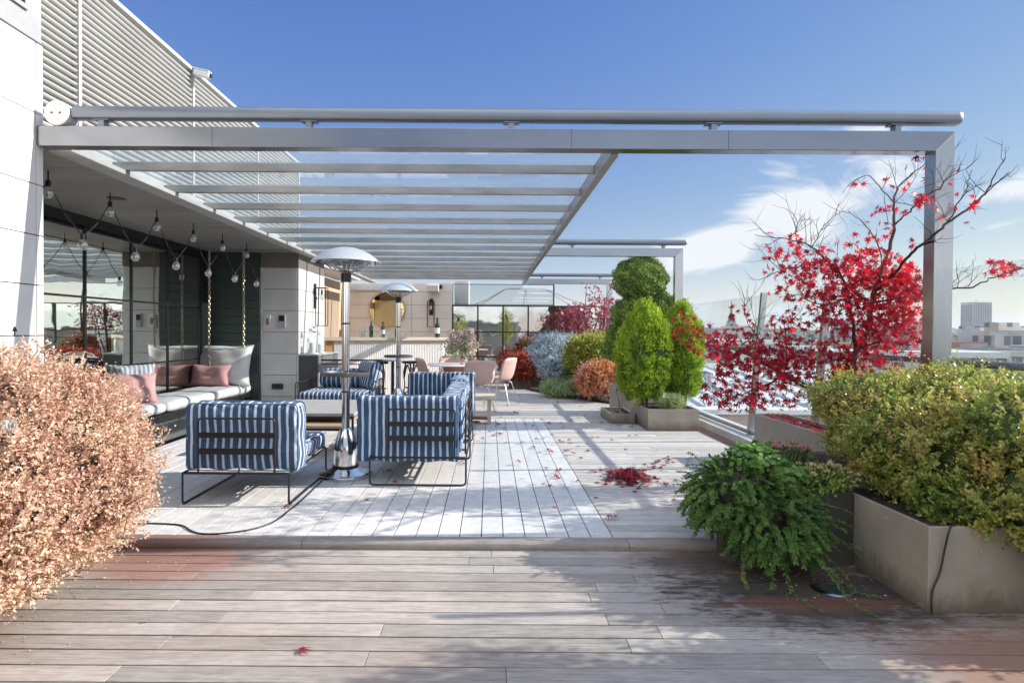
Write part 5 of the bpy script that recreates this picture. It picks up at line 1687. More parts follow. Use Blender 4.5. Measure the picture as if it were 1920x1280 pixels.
def mums(label, cx, cy, cz, nf, mat_, spreadx):
    tg = plant('chrysanthemum', label, 'flowering plant', (cx, cy, .37))
    P, N = shell([(cx, cy, cz - .09, spreadx, .13, .10)], 900, .3, .15)
    v, f = leaf_arrays(P, N + rng.normal(0, .6, N.shape), unit(N + rng.normal(0, .5, N.shape)), rng.uniform(.02, .04, len(P)), .016)
    npmesh('foliage', v, f, L_JUNI if mat_ is L_MUMP else L_DGREEN, tg)
    b = MB()
    for i in range(nf):
        x = cx + rng.uniform(-1, 1) * spreadx
        y = cy + rng.uniform(-.12, .12)
        z = cz + rng.uniform(-.02, .025) - .05 * ((x - cx) / spreadx) ** 2
        c = np.array([x, y, z])
        n = 46
        d = rdir(n)
        d[:, 2] = np.abs(d[:, 2])
        v, f = leaf_arrays(np.repeat(c[None], n, 0) + d * .004, d + np.array([0, 0, .15]), unit(np.cross(d, rdir(n))), rng.uniform(.014, .022, n), .008)
        npmesh('flower_head', v, f, mat_, tg)
        b.tube([(x, y, z), (cx + (x - cx) * .5, cy, .36)], .0025, 4)
    b.build('stems', M_TWIG, tg)
mums('pink chrysanthemums behind the juniper', 1.98, 4.12, .60, 34, L_MUMP, .20)
mums('cream chrysanthemums beside the golden boxwood', 2.06, 3.78, .535, 30, L_MUMC, .16)

# red japanese maple
mp_ = plant('japanese_maple', 'red Japanese maple with bare upper twigs beside the right portal post', 'tree', (3.12, 5.4, .44))
limbs = [
    [(1586, 812, 5.45, .036), (1578, 778, 5.45, .034), (1548, 748, 5.42, .031), (1518, 727, 5.38, .027), (1470, 702, 5.25, .021), (1430, 678, 5.15, .014), (1395, 662, 5.05, .010), (1345, 648, 4.95, .006), (1318, 643, 4.9, .004), (1292, 615, 4.85, .003), (1268, 592, 4.8, .002)],
    [(1578, 778, 5.45, .032), (1592, 720, 5.4, .030), (1605, 665, 5.35, .027), (1629, 609, 5.3, .024), (1636, 567, 5.25, .021), (1641, 541, 5.2, .019), (1655, 501, 5.1, .016), (1674, 442, 4.95, .013), (1676, 398, 4.85, .010), (1677, 371, 4.8, .008), (1685, 350, 4.75, .006), (1705, 330, 4.7, .0045), (1738, 303, 4.6, .003), (1752, 288, 4.55, .002)],
    [(1641, 545, 5.2, .014), (1676, 515, 4.9, .012), (1697, 489, 4.65, .011), (1720, 464, 4.4, .010), (1752, 442, 4.15, .009), (1776, 417, 4.1, .0085), (1812, 393, 4.1, .0075), (1844, 366, 4.1, .006), (1858, 344, 4.1, .005), (1871, 320, 4.1, .0035), (1887, 295, 4.1, .002)],
    [(1679, 420, 4.9, .007), (1706, 396, 4.6, .006), (1725, 374, 4.3, .0055), (1760, 352, 4.15, .0045), (1779, 331, 4.1, .0035), (1806, 308, 4.1, .002)],
    [(1605, 665, 5.35, .016), (1600, 610, 5.3, .014), (1588, 545, 5.25, .012), (1573, 509, 5.2, .010), (1546, 485, 5.1, .009), (1522, 463, 5.05, .007), (1495, 452, 5.0, .0055), (1465, 447, 4.95, .004), (1416, 441, 4.9, .002)],
    [(1636, 567, 5.25, .010), (1690, 558, 5.2, .009), (1740, 548, 5.1, .008), (1779, 542, 5.0, .0075), (1822, 538, 4.95, .0065), (1855, 523, 4.9, .005), (1887, 512, 4.85, .004), (1935, 498, 4.8, .003)],
    [(1588, 560, 5.25, .008), (1550, 571, 5.15, .005), (1513, 563, 5.1, .004), (1494, 548, 5.05, .002)],
    [(1610, 655, 5.3, .009), (1655, 640, 5.25, .007), (1700, 646, 5.2, .005), (1722, 640, 5.15, .003)],
    [(1470, 702, 5.25, .010), (1435, 722, 5.1, .008), (1400, 735, 5.0, .005), (1360, 752, 4.9, .003), (1335, 760, 4.85, .002)],
    [(1546, 485, 5.1, .006), (1510, 497, 5.0, .005), (1470, 505, 4.95, .003), (1440, 515, 4.9, .002)],
    [(1495, 452, 5.0, .004), (1492, 430, 4.98, .003), (1505, 402, 4.95, .002)],
    [(1522, 463, 5.05, .004), (1535, 440, 5.0, .003), (1548, 418, 5.0, .002)],
    [(1655, 501, 5.1, .006), (1645, 455, 5.05, .005), (1620, 420, 5.0, .0035), (1590, 395, 4.95, .002)],
    [(1676, 380, 4.83, .005), (1655, 355, 4.78, .004), (1625, 330, 4.75, .003), (1597, 345, 4.72, .0018)],
    [(1776, 417, 4.1, .005), (1795, 385, 4.05, .004), (1812, 355, 4.02, .003), (1820, 320, 4., .002)],
    [(1844, 366, 4.1, .0045), (1868, 345, 4.05, .003), (1895, 322, 4.05, .002)],
    [(1430, 678, 5.15, .006), (1425, 640, 5.1, .004), (1405, 612, 5.05, .003), (1390, 572, 5.0, .002)],
    [(1470, 702, 5.25, .006), (1475, 660, 5.2, .004), (1472, 625, 5.15, .003), (1485, 590, 5.1, .0018)],
]
b = MB()
bt = MB()
LP = []
for li, l in enumerate(limbs):
    pts = [at(x, y, Y) for (x, y, Y, r) in l]
    pts[0] = pts[0] if li else Vector((pts[0].x, pts[0].y, max(.44, pts[0].z)))
    pp = catmull([(*p, ) for p in pts], 5)
    rr_ = []
    for i in range(len(pp)):
        k = i / 5
        i0 = min(int(k), len(l) - 1); i1 = min(i0 + 1, len(l) - 1)
        rr_.append(l[i0][3] + (l[i1][3] - l[i0][3]) * (k - i0))
    wob = [p + Vector(rng.normal(0, .004, 3)) for p in pp]
    (b if li < 2 else bt).tube(wob, rr_, 7)
    LP.append((wob, rr_))
b.build('trunk', M_BARK, mp_, smooth=60)
# fine twigs
def twig(bb, p, d, ln, r, depth):
    path = [p]
    d = d.normalized()
    for k in range(4):
        d = (d + Vector(rng.normal(0, .22, 3)) + Vector((0, 0, .10))).normalized()
        path.append(path[-1] + d * ln / 4)
    bb.tube(path, [r, r * .8, r * .65, r * .5, r * .3], 4)
    if depth:
        for k in (1, 2, 3):
            if rng.random() < .75:
                dd_ = (d + Vector(rng.normal(0, .7, 3))).normalized()
                twig(bb, path[k], dd_, ln * .6, r * .6, depth - 1)
for li, (pp, rr_) in enumerate(LP):
    if li in (0, 7): continue
    n = len(pp)
    for k in range(int(n * .25), n - 1):
        if rr_[k] < .0125 and rng.random() < (.24 if li in (2, 3, 14, 15) else .36):
            d = (pp[min(k + 1, n - 1)] - pp[k]).normalized() * .7 + Vector(rng.normal(0, .55, 3)) + Vector((0, 0, .35))
            twig(bt, pp[k], d, rng.uniform(.12, .34), .0030, 1)
bt.build('twigs', M_TWIGDK, mp_, smooth=60)
clusters = [(1655, 560, 75, 60, 430, 5.25), (1605, 650, 62, 55, 260, 5.3), (1690, 575, 45, 70, 120, 5.2), (1640, 500, 62, 34, 110, 5.1), (1565, 575, 50, 36, 90, 5.2), (1505, 600, 60, 26, 45, 5.1), (1480, 660, 70, 30, 90, 5.15), (1590, 520, 40, 40, 70, 5.15), (1550, 520, 55, 40, 120, 5.15), (1485, 500, 60, 36, 62, 5.0), (1500, 545, 60, 22, 34, 5.05), (1430, 690, 95, 42, 190, 5.1),
            (1380, 650, 60, 36, 90, 5.0), (1520, 690, 80, 36, 120, 5.3), (1595, 715, 55, 34, 110, 5.3), (1350, 738, 42, 26, 46, 4.9), (1385, 755, 48, 18, 26, 4.9), (1330, 640, 40, 32, 34, 4.9),
            (1388, 605, 36, 36, 16, 5.0), (1475, 620, 40, 36, 18, 5.1), (1690, 620, 48, 45, 70, 5.2), (1702, 530, 34, 38, 95, 5.1), (1660, 440, 55, 55, 22, 4.9), (1732, 373, 26, 10, 14, 4.25), (1730, 330, 80, 40, 12, 4.4), (1800, 400, 50, 40, 9, 4.1), (1500, 470, 60, 30, 22, 5.0),
            (1880, 503, 38, 14, 40, 4.85), (1460, 450, 50, 16, 9, 4.95), (1620, 470, 60, 36, 24, 5.05), (1280, 612, 26, 30, 14, 4.85), (1450, 745, 60, 24, 60, 5.1), (1740, 420, 60, 40, 7, 4.3), (1640, 700, 50, 30, 40, 5.25), (1705, 690, 30, 30, 14, 5.2), (1600, 340, 20, 20, 3, 4.75)]
P = []
for (x, y, rx, ry, n, Y) in clusters:
    for i in range(int(n * 1.5)):
        a, r = rng.uniform(0, 2 * math.pi), math.sqrt(rng.random())
        P.append(at(x + rx * r * math.cos(a), y + ry * r * math.sin(a), Y + rng.normal(0, .17)))
P = np.array([tuple(p) for p in P])
n = len(P)
A = rng.normal(0, .7, (n, 3)) + np.array([0, 0, -.75])
N = rng.normal(0, .8, (n, 3)) + np.array([.15, -.25, .5])
v, f = maple_arrays(P, A, unit(N), rng.uniform(.030, .055, n), .45)
npmesh('crown', v, f, L_RED, mp_)
# leaves lying in the trough
P = np.stack([rng.uniform(2.94, 3.22, 170), rng.uniform(5.0, 6.68, 170), rng.uniform(.45, .49, 170)], 1)
v, f = maple_arrays(P, rng.normal(0, 1, (170, 3)) * np.array([1, 1, .2]), unit(rng.normal(0, .35, (170, 3)) + np.array([0, 0, 1])), rng.uniform(.028, .042, 170), .3)
tag(npmesh('fallen_leaves', v, f, L_RED), 'layer of fallen red maple leaves inside the tan trough', kind='stuff')

# thujas
def thuja(label, cx, cy, z0, r, h, n, lobes):
    tg = plant('thuja', label, 'conifer', (cx, cy, .27))
    bl = []
    for (dx, dy, rr2, hh) in lobes:
        bl.append((cx + dx * r, cy + dy * r, z0 + .10 * h + hh * h * .45, r * rr2, r * rr2, hh * h * .50))
    nk = 700
    cp, cn = shell(bl, nk, .05, .10)
    k = rng.integers(0, nk, n)
    s_ = rng.uniform(-1, 1, n)
    P = cp[k] + np.stack([rng.normal(0, .022, n), rng.normal(0, .022, n), s_ * .055], 1) + cn[k] * (rng.random(n) ** 1.5)[:, None] * .03 - cn[k] * (np.abs(rng.normal(0, .03, n)))[:, None]
    A = cn[k] * .35 + np.array([0, 0, 1.0]) + rng.normal(0, .28, (n, 3))
    N = np.cross(cn[k], np.array([0, 0, 1.])) + rng.normal(0, .5, (n, 3))
    v, f = leaf_arrays(P, A, unit(N), rng.uniform(.022, .05, n), rng.uniform(.010, .020, n), .1)
    npmesh('foliage', v, f, L_THUJA, tg)
    core('branches', bl, .74, M_INNER, tg)
    b = MB()
    for i in range(5):
        a = i * 1.3
        b.tube([(cx + .05 * math.cos(a), cy + .05 * math.sin(a), .25), (cx + .10 * math.cos(a), cy + .10 * math.sin(a), z0 + .3 * h)], .012, 6)
    b.build('trunk', M_BARK, tg)
    return tg
thuja('bushier golden thuja at the left of the big planter', 2.24, 8.92, .33, .37, 1.40, 44000, [(0, 0, .72, 1.0), (-.55, .1, .50, .74), (.42, -.25, .56, .86), (.1, .45, .6, .84), (-.2, -.4, .55, .80)])
thuja('slimmer thuja with yellow tips at the right of the big planter', 2.83, 9.0, .36, .30, 1.36, 32000, [(0, 0, .66, 1.0), (.5, -.1, .46, .80), (-.45, .2, .5, .90), (.1, -.4, .5, .76)])
t_ = plant('ground_shrub', 'small pale green tuft between the two thujas in their planter', 'plant', (2.58, 8.6, .27))
bush(t_, [(2.58, 8.62, .36, .16, .13, .11)], 2600, .035, .008, L_SOFT, M_TWIG, 160, .03, .15, .1, .6, .5)

# cloud-pruned topiary
t_ = plant('topiary_tree', 'cloud pruned dark green topiary tree behind the thujas', 'tree', (2.36, 10.3, .45))
balls = [(1200, 524, 49, 42), (1190, 588, 43, 32), (1236, 576, 32, 28), (1178, 630, 40, 28), (1152, 656, 24, 20)]
tr = MB()
tr.tube(catmull([(2.34, 10.3, .42), (2.42, 10.32, .9), (2.36, 10.3, 1.4), (2.48, 10.33, 1.8), (2.56, 10.35, 2.2)], 5), [.045 - .0012 * i for i in range(21)], 8)
for (px, py, rx, ry) in balls[1:]:
    q = at(px, py, 10.3)
    tr.tube([(2.42, 10.32, q.z - .2), tuple((Vector((2.42, 10.32, q.z - .1)) + q) / 2), tuple(q)], .018, 6)
tr.build('trunk', M_BARK, t_, smooth=60)
for (px, py, rx, ry) in balls:
    q = at(px, py, 10.3)
    rx_, rz_ = rx / 1150 * 10.3, ry / 1150 * 10.3
    P, N = shell([(q.x, q.y, q.z, rx_, rx_ * .9, rz_)], int(15000 * rx_ * rx_ / .18), .08, .10)
    v, f = leaf_arrays(P, N * .7 + rng.normal(0, .6, N.shape), unit(N + rng.normal(0, .6, N.shape)), rng.uniform(.02, .042, len(P)), rng.uniform(.012, .02, len(P)))
    fo = npmesh('foliage', v, f, L_DGREEN, t_)
    core('branches', [(q.x, q.y, q.z, rx_, rx_ * .9, rz_)], .84, M_INNER, fo)

# border plants in front of the far mirror
def pxblob(px, py, rx, ry, Y, ky=.8):
    q = at(px, py, Y)
    return (q.x, q.y, q.z, rx / 1150 * Y, rx / 1150 * Y * ky, ry / 1150 * Y)
def border(name, label, cat, blobs, n, L, Wd, m, clumps, rc, **kw):
    bl = [pxblob(*b_) for b_ in blobs]
    tg = plant(name, label, cat, (bl[0][0], bl[0][1], .04))
    if kw.pop('sh', False):
        ar = sum(q[3] * q[5] for q in bl)
        shoots(tg, bl, int(1500 * ar / .16), 14, L, Wd, m, M_TWIG, .72, M_INNER, sl=(.10, .24), depth=.10, lump=.2, stems=80)
    else:
        bush(tg, bl, n, L, Wd, m, M_TWIG, clumps, rc, **kw)
    b = MB()
    for q in bl:
        b.tube([(q[0], q[1], .03), (q[0] * .9 + bl[0][0] * .1, q[1], q[2])], .02, 6)
    b.build('trunk', M_BARK, tg)
    return tg
border('nandina', 'red nandina bush in the brown planter by the far mirror', 'shrub', [(985, 690, 40, 26, 14.8), (965, 688, 24, 20, 14.6), (1008, 694, 22, 22, 14.7)], 0, .07, .026, L_NAND, 0, 0, sh=True)
border('blue_spruce', 'low blue spruce with layered silvery branches', 'conifer', [(1046, 640, 40, 12, 13.9), (1060, 652, 46, 14, 13.7), (1032, 668, 32, 14, 13.5), (1048, 690, 38, 22, 13.2), (1060, 705, 30, 14, 13.1), (1016, 655, 26, 10, 13.9)], 0, .05, .014, L_BLUE, 0, 0, sh=True)
border('golden_shrub', 'rounded yellow green shrub right of the blue spruce', 'shrub', [(1110, 660, 44, 30, 12.6), (1090, 668, 28, 26, 12.5), (1135, 655, 24, 24, 12.6)], 0, .05, .026, L_YELG, 0, 0, sh=True)
border('salmon_shrub', 'salmon and orange shrub at the front of the curved bed', 'shrub', [(1125, 708, 38, 27, 12.0), (1108, 716, 24, 22, 11.9), (1142, 705, 22, 24, 12.0)], 0, .045, .024, L_ORPINK, 0, 0, sh=True)
border('creeping_juniper', 'low pale green creeping juniper at the front of the curved bed', 'shrub', [(1052, 728, 32, 11, 12.6), (1035, 726, 18, 11, 12.7), (1070, 726, 18, 12, 12.5)], 6500, .05, .012, L_PALEG, 300, .05, depth=.2, lump=.15, core_s=.7)
border('bronze_shrub', 'bronze brown shrub between the red nandina and the blue spruce', 'shrub', [(1002, 655, 24, 18, 15.3), (1012, 668, 22, 16, 15.2)], 0, .06, .03, L_BROWN, 0, 0, sh=True)
border('green_shrub', 'plain dark green shrub behind the salmon one', 'shrub', [(1085, 700, 26, 34, 12.9), (1150, 690, 20, 40, 12.4)], 0, .05, .026, L_DGREEN, 0, 0, sh=True)
# purple maple at the back
pm = plant('purple_maple', 'purple red maple bush rising above the blue spruce', 'tree', (2.2, 14.3, .04))
cl = [(1100, 598, 52, 28, 400), (1065, 600, 24, 20, 120), (1140, 590, 26, 34, 170), (1118, 556, 18, 22, 46), (1132, 575, 20, 18, 50), (1085, 580, 24, 12, 60), (1100, 535, 8, 18, 10), (1148, 548, 6, 24, 10), (1108, 622, 40, 12, 90)]
P = []
for (x, y, rx, ry, n) in cl:
    for i in range(n):
        a, r = rng.uniform(0, 2 * math.pi), math.sqrt(rng.random())
        P.append(tuple(at(x + rx * r * math.cos(a), y + ry * r * math.sin(a), 14.2 + rng.normal(0, .22))))
P = np.array(P)
n = len(P)
v, f = maple_arrays(P, rng.normal(0, .8, (n, 3)) + np.array([0, 0, -.4]), unit(rng.normal(0, .8, (n, 3)) + np.array([.2, -.3, .4])), rng.uniform(.045, .075, n), .4)
npmesh('crown', v, f, L_PURPLE, pm)
b = MB()
q0 = Vector((2.15, 14.25, .04))
for (x, y) in ((1060, 590), (1085, 575), (1118, 545), (1100, 530), (1145, 560), (1148, 530), (1130, 600), (1075, 610)):
    q = at(x, y, 14.2)
    b.tube(catmull([q0, q0.lerp(q, .45) + Vector((rng.normal(0, .1), 0, .2)), q], 6), [.03 - .0021 * i for i in range(13)], 6)
b.build('trunk', M_BARK, pm, smooth=60)

# dried flowers in the vase
dv = plant('dried_bouquet', 'bouquet of dried mauve and cream hydrangea in the glass vase', 'flowers', (-.48, 11.40, .8))
b = MB()
P, N = [], []
for i in range(30):
    a, rr2 = rng.uniform(0, 2 * math.pi), math.sqrt(rng.random()) * .30
    c = np.array([-.50 + rr2 * math.cos(a), 11.38 + rr2 * .8 * math.sin(a), 1.28 + rng.uniform(-.18, .16) - rr2 * .4])
    b.tube([(-.48, 11.4, .80), tuple(np.array([-.48, 11.4, 1.03]) * .7 + c * .3), tuple(c)], .004, 4)
    d = rdir(130)
    P.append(c + d * rng.uniform(.05, .085))
    N.append(d)
P, N = np.concatenate(P), np.concatenate(N)
v, f = leaf_arrays(P, unit(np.cross(N, rdir(len(N)))) + N * .3, unit(N + rng.normal(0, .4, N.shape)), rng.uniform(.02, .04, len(P)), .022)
npmesh('petals', v, f, L_DRY, dv)
P = np.stack([rng.normal(-.58, .13, 260), rng.normal(11.36, .10, 260), rng.normal(1.06, .09, 260)], 1)
v, f = leaf_arrays(P, rng.normal(0, .7, P.shape) + np.array([-.3, 0, -.3]), rdir(260), rng.uniform(.05, .10, 260), .035)
npmesh('leaves', v, f, L_PALEG, dv)
b.build('stems', M_TWIG, dv)

# potted olive tree standing just outside the frame on the right; it throws the shade over the foreground boards
ot = plant('olive_tree', 'grey green olive tree in a planter right of the big boxwood', 'tree', (3.7, 2.35, ZL))
planter('bronze planter of the olive tree at the right', 3.3, 4.1, 1.95, 2.7, ZL, .40, M_PLANTER)
bush(ot, [(3.45, 2.42, 1.32, .42, .34, .33), (3.75, 2.2, 1.5, .45, .42, .35), (3.3, 2.65, 1.05, .30, .28, .24), (3.35, 2.5, 1.62, .34, .4, .26), (3.3, 2.15, 1.35, .3, .3, .3), (3.45, 1.95, 1.6, .4, .3, .3)], 13000, .06, .02, L_DGREEN, M_TWIG, 520, .05, depth=.3, lump=.25, core_s=.7)
MB().tube(catmull([(3.7, 2.35, .35), (3.66, 2.36, .8), (3.6, 2.38, 1.3)], 5), .03, 7).build('trunk', M_BARK, ot, smooth=60)
# ------------------------------------------------------------------ the city beyond the railing
def wallmat(name, col, win, sx_, sz_):
    m, t, out = newmat(name)
    p = nd(t, 'ShaderNodeBsdfPrincipled', i_Roughness=.8)
    tcn = t.nodes.new('ShaderNodeTexCoord')
    s = t.nodes.new('ShaderNodeSeparateXYZ')
    t.links.new(tcn.outputs['Object'], s.inputs[0])
    fx = math_(t, 'FRACT', math_(t, 'MULTIPLY', math_(t, 'ADD', s.outputs[0], s.outputs[1]), 1 / sx_))
    fz = math_(t, 'FRACT', math_(t, 'MULTIPLY', s.outputs[2], 1 / sz_))
    w = math_(t, 'MULTIPLY', math_(t, 'MULTIPLY', math_(t, 'GREATER_THAN', fx, .35), math_(t, 'LESS_THAN', fx, .75)),
              math_(t, 'MULTIPLY', math_(t, 'GREATER_THAN', fz, .3), math_(t, 'LESS_THAN', fz, .78)))
    gn = noise(t, objco(t), .15, 4)
    c = mixc(t, w, ramp(t, gn, [(.3, tuple(x * .85 for x in col)), (.7, col)]), win)
    t.links.new(c, p.inputs[0])
    t.links.new(p.outputs[0], out.inputs[0])
    return m
CW = [wallmat('city_wall_' + n, c, w, 3.2, 3.1) for n, c, w in (('cream', (.50, .45, .39), (.13, .13, .14)), ('grey', (.40, .395, .39), (.12, .12, .13)), ('white', (.58, .56, .54), (.17, .17, .18)), ('brick', (.36, .235, .18), (.12, .11, .11)))]
CR = [mat('city_roof_grey', (.38, .37, .365), .9, var=.2, vs=.3, bmp=0), mat('city_roof_tile', (.36, .20, .14), .9, var=.2, vs=.3, bmp=0), mat('city_roof_pale', (.52, .51, .50), .9, var=.15, vs=.3, bmp=0)]
kinds = [('cream', 0), ('grey', 1), ('white', 2), ('brick', 3)]
r2 = random.Random(11)
def city(x, y, top, w, d, k, big, rz=0.):
    nm = kinds[k][0]
    tg = thing('apartment_block', nm + ' flat roofed apartment block in the hazy city beyond the railing', 'building', (x, y, -26), 'distant ' + nm + ' apartment blocks')
    tp = top + 26
    hw, hd = w / 2, d / 2
    b = MB()
    def rbox(b, x0, x1, y0, y1, z0, z1):
        b.box(x0, x1, y0, y1, z0, z1)
    o = MB()
    o.box(-hw, hw, -hd, hd, 0, tp)
    if big:
        wl = o.build('wall', CW[k], None)
        wl.parent = tg
        rf = MB().box(-hw - .3, hw + .3, -hd - .3, hd + .3, tp + .01, tp + .8)
        ro = rf.build('roof', CR[r2.randrange(3)], None)
        ro.parent = tg
        ph = MB()
        for i in range(r2.randint(1, 3)):
            cx, cy = r2.uniform(-.6, .6) * hw, r2.uniform(-.5, .5) * hd
            s1, s2, hh = r2.uniform(.1, .3) * w, r2.uniform(.15, .3) * d, r2.uniform(2, 4)
            ph = MB().box(cx - s1 / 2, cx + s1 / 2, cy - s2 / 2, cy + s2 / 2, tp + .81, tp + .8 + hh)
            po = ph.build('penthouse', CW[k], None)
            po.parent = ro
    else:
        wl = o.build('wall', CW[k], None)
        wl.parent = tg
        ro = MB().box(-hw - .2, hw + .2, -hd - .2, hd + .2, tp + .01, tp + .6).build('roof', CR[r2.randrange(3)], None)
        ro.parent = tg
    tg.rotation_euler.z = rz
for i in range(235):
    Y = 95 * (1500 / 95) ** (i / 234.)
    u = r2.uniform(.22, 1.15)
    pyx = 660 - 42 * ((i / 234.) ** .6) + r2.uniform(-9, 9)
    top = CAMZ - (pyx - 622) / 1150 * Y
    w = r2.uniform(9, 26) * (1 + Y / 2500)
    city(u * Y, Y, max(-20, top), w, r2.uniform(10, 20), r2.choice([0, 0, 1, 1, 2, 2, 2, 3]), i < 120, r2.uniform(-.35, .35))
for i in range(34):      # the same city to the left and behind, seen in the mirrors
    a = r2.uniform(150, 390)
    Y = r2.uniform(120, 600)
    city(Y * math.cos(R(a)), Y * math.sin(R(a)), r2.uniform(-12, 2), r2.uniform(14, 34), r2.uniform(12, 22), r2.randrange(4), False, r2.uniform(-.4, .4))
# tower on the skyline
q = at(1829, 622, 900)
tw = thing('tower_block', 'tall grey office tower standing alone on the skyline at the right', 'tower', (q.x, q.y, -26))
top = at(1829, 569, 900).z
MT = mat('tower_concrete', (.27, .26, .27), .8, var=.08, vs=.1, bmp=0)
MTD = mat('tower_windows', (.13, .13, .15), .4, var=.1, vs=.1, bmp=0)
MB().box(q.x - 12.6, q.x + 12.6, q.y - 11, q.y + 11, -26, top - 1.5).build('shaft', MTD, tw)
for i in range(9):
    xx = q.x - 13.2 + i * 3.3
    MB().box(xx - .65, xx + .65, q.y - 12, q.y - 11.01, -26, top).build('pier', MT, tw)
for s_ in (-1, 1):
    for i in range(6):
        yy = q.y - 11 + i * 4.4
        MB().box(q.x + s_ * 12.61 - (.8 if s_ < 0 else 0), q.x + s_ * 12.61 + (.8 if s_ > 0 else 0), yy - .5, yy + .5, -26, top).build('pier', MT, tw)
MB().box(q.x - 13.4, q.x + 13.4, q.y - 12.1, q.y + 11.5, top + .01, top + 1.5).build('roof', MT, tw)
MB().tube([(q.x, q.y, top + 1.5), (q.x, q.y, top + 7)], .35, 5).build('mast', MT, tw)
# church spire
q = at(1371, 622, 420)
sp = thing('church_spire', 'slender dark church spire on the skyline behind the glass', 'church', (q.x, q.y, -26))
zt = at(1371, 563, 420).z
MB().box(q.x - 2.2, q.x + 2.2, q.y - 2.2, q.y + 2.2, -26, zt - 14).build('bell_tower', CW[1], sp)
MB().lathe([(2.4, zt - 13.99), (.9, zt - 8), (.12, zt)], (q.x, q.y, 0), 8).build('spire', mat('slate_spire', (.10, .11, .13), .6, bmp=0), sp)
q = at(1860, 622, 140)
lp_ = thing('street_lamp', 'tall thin lamp mast standing in front of the tower skyline', 'lamp post', (q.x, q.y, -26))
z1 = at(1860, 606, 140).z
MB().tube([(q.x, q.y, -26), (q.x, q.y, z1)], .11, 6).build('pole', MTD, lp_)
MB().box(q.x - .7, q.x + .7, q.y - .2, q.y + .2, z1 + .001, z1 + .25).build('lamp_head', MTD, lp_)

# next-door roofs just below the terrace
nb = thing('terrace_house', 'low neighbouring building with terracotta brick wall and white standing seam roof', 'building', (14, 26, -26))
MB().box(7.0, 19, 22, 22.4, -26, -1.55).build('wall', woodmat('terracotta_courses', 'X', ((.30, .17, .12), (.46, .30, .235), (.56, .40, .33)), (.40, .2, .14), .3, rough=.85), nb)
b = MB()
for k in range(40):
    z = -1.62 - k * .16
    b.box(7.0, 19, 21.97, 21.999, z - .13, z)
b.build('brick_courses', MATS.setdefault('x', woodmat('brick_course', 'X', ((.34, .20, .15), (.50, .335, .27), (.58, .43, .36)), (.42, .22, .16), .3, rough=.85)), nb)
MB().box(6.8, 19.2, 21.8, 22.5, -1.545, -1.35).build('parapet', M_WHITEPAINT, nb, bev=.02)
MB().add([(6.9, 22.5, -1.5), (19.2, 22.5, -1.5), (19.2, 34, -.55), (6.9, 34, -.55)], [(0, 1, 2, 3)]).build('roof', M_WHITEROOF, nb)
b = MB()
for k in range(12):
    x = 7.1 + k * 1.0
    b.add([(x, 22.5, -1.49), (x + .05, 22.5, -1.49), (x + .05, 34, -.54), (x, 34, -.54), (x, 22.5, -1.41), (x + .05, 22.5, -1.41), (x + .05, 34, -.46), (x, 34, -.46)], [(4, 5, 6, 7), (0, 1, 5, 4), (1, 2, 6, 5), (2, 3, 7, 6), (3, 0, 4, 7)])
b.build('roof_seam', M_WHITEPAINT, nb)
MB().box(6.9, 19.2, 34, 34.5, -26, -.35).build('ridge_wall', M_STONE, nb)
for (x, y) in ((9.5, 27), (13.5, 30), (16, 26)):
    v_ = MB().lathe([(.25, -1.4), (.25, -.55), (.34, -.5), (.34, -.4), (.001, -.3)], (x, y, 0), 14).build('roof_vent', M_CHROME, nb, smooth=40)
# low roof near the railing with glass skylights
lr = thing('skylight_roof', 'pale flat roof with ridged glass skylights just below the glass railing', 'building', (7, 12, -26))
MB().box(4.2, 20, 3, 20.5, -26, -2.2).build('wall', M_WHITEROOF, lr)
for k in range(5):
    y = 5 + k * 3.0
    MB().prism([(5.2, -2.19), (7.6, -2.19), (6.4, -1.2)], 'Y', y, y + 2.4).build('skylight', glassmat('skylight_glass', (.55, .62, .62), .25, .5, mcol=(.6, .64, .64)), lr)
MB().box(4.2, 4.5, 3, 20.5, -2.19, -1.75).build('parapet', M_WHITEPAINT, lr, bev=.02)
MB().box(4.51, 20, 20.2, 20.5, -2.19, -1.9).build('parapet', M_WHITEPAINT, lr, bev=.02)
# white building with the blue windows
wh = thing('office_building', 'white low building with a blue glazed corner beyond the railing', 'building', (22, 48, -26))
qa, qb = at(1290, 640, 46), at(1460, 640, 46)
MB().box(qa.x, qb.x, 46, 58, -26, .55).build('wall', M_STONE, wh)
MB().box(qa.x - .3, qb.x + .3, 45.7, 58.3, .56, .85).build('roof', M_WHITEPAINT, wh)
wa, wb_ = at(1332, 655, 46), at(1366, 655, 46)
fr_ = MB().box(wa.x - .1, wb_.x + .1, 45.9, 45.99, -.75, .4).build('window', M_WHITEPAINT, wh)
for k in range(4):
    xx = wa.x + (wb_.x - wa.x) * k / 4
    MB().box(xx + .03, xx + (wb_.x - wa.x) / 4 - .03, 45.87, 45.899, -.68, .33).build('pane', mat('blue_pane', (.06, .13, .19), .12, var=.1, bmp=0), fr_)
for k in range(5):
    MB().box(qa.x + .2, wa.x - .4, 45.92, 45.99, -.6 + k * .22, -.48 + k * .22).build('balcony_rail', M_BLACK if k % 2 else M_GREYCLAD, wh)
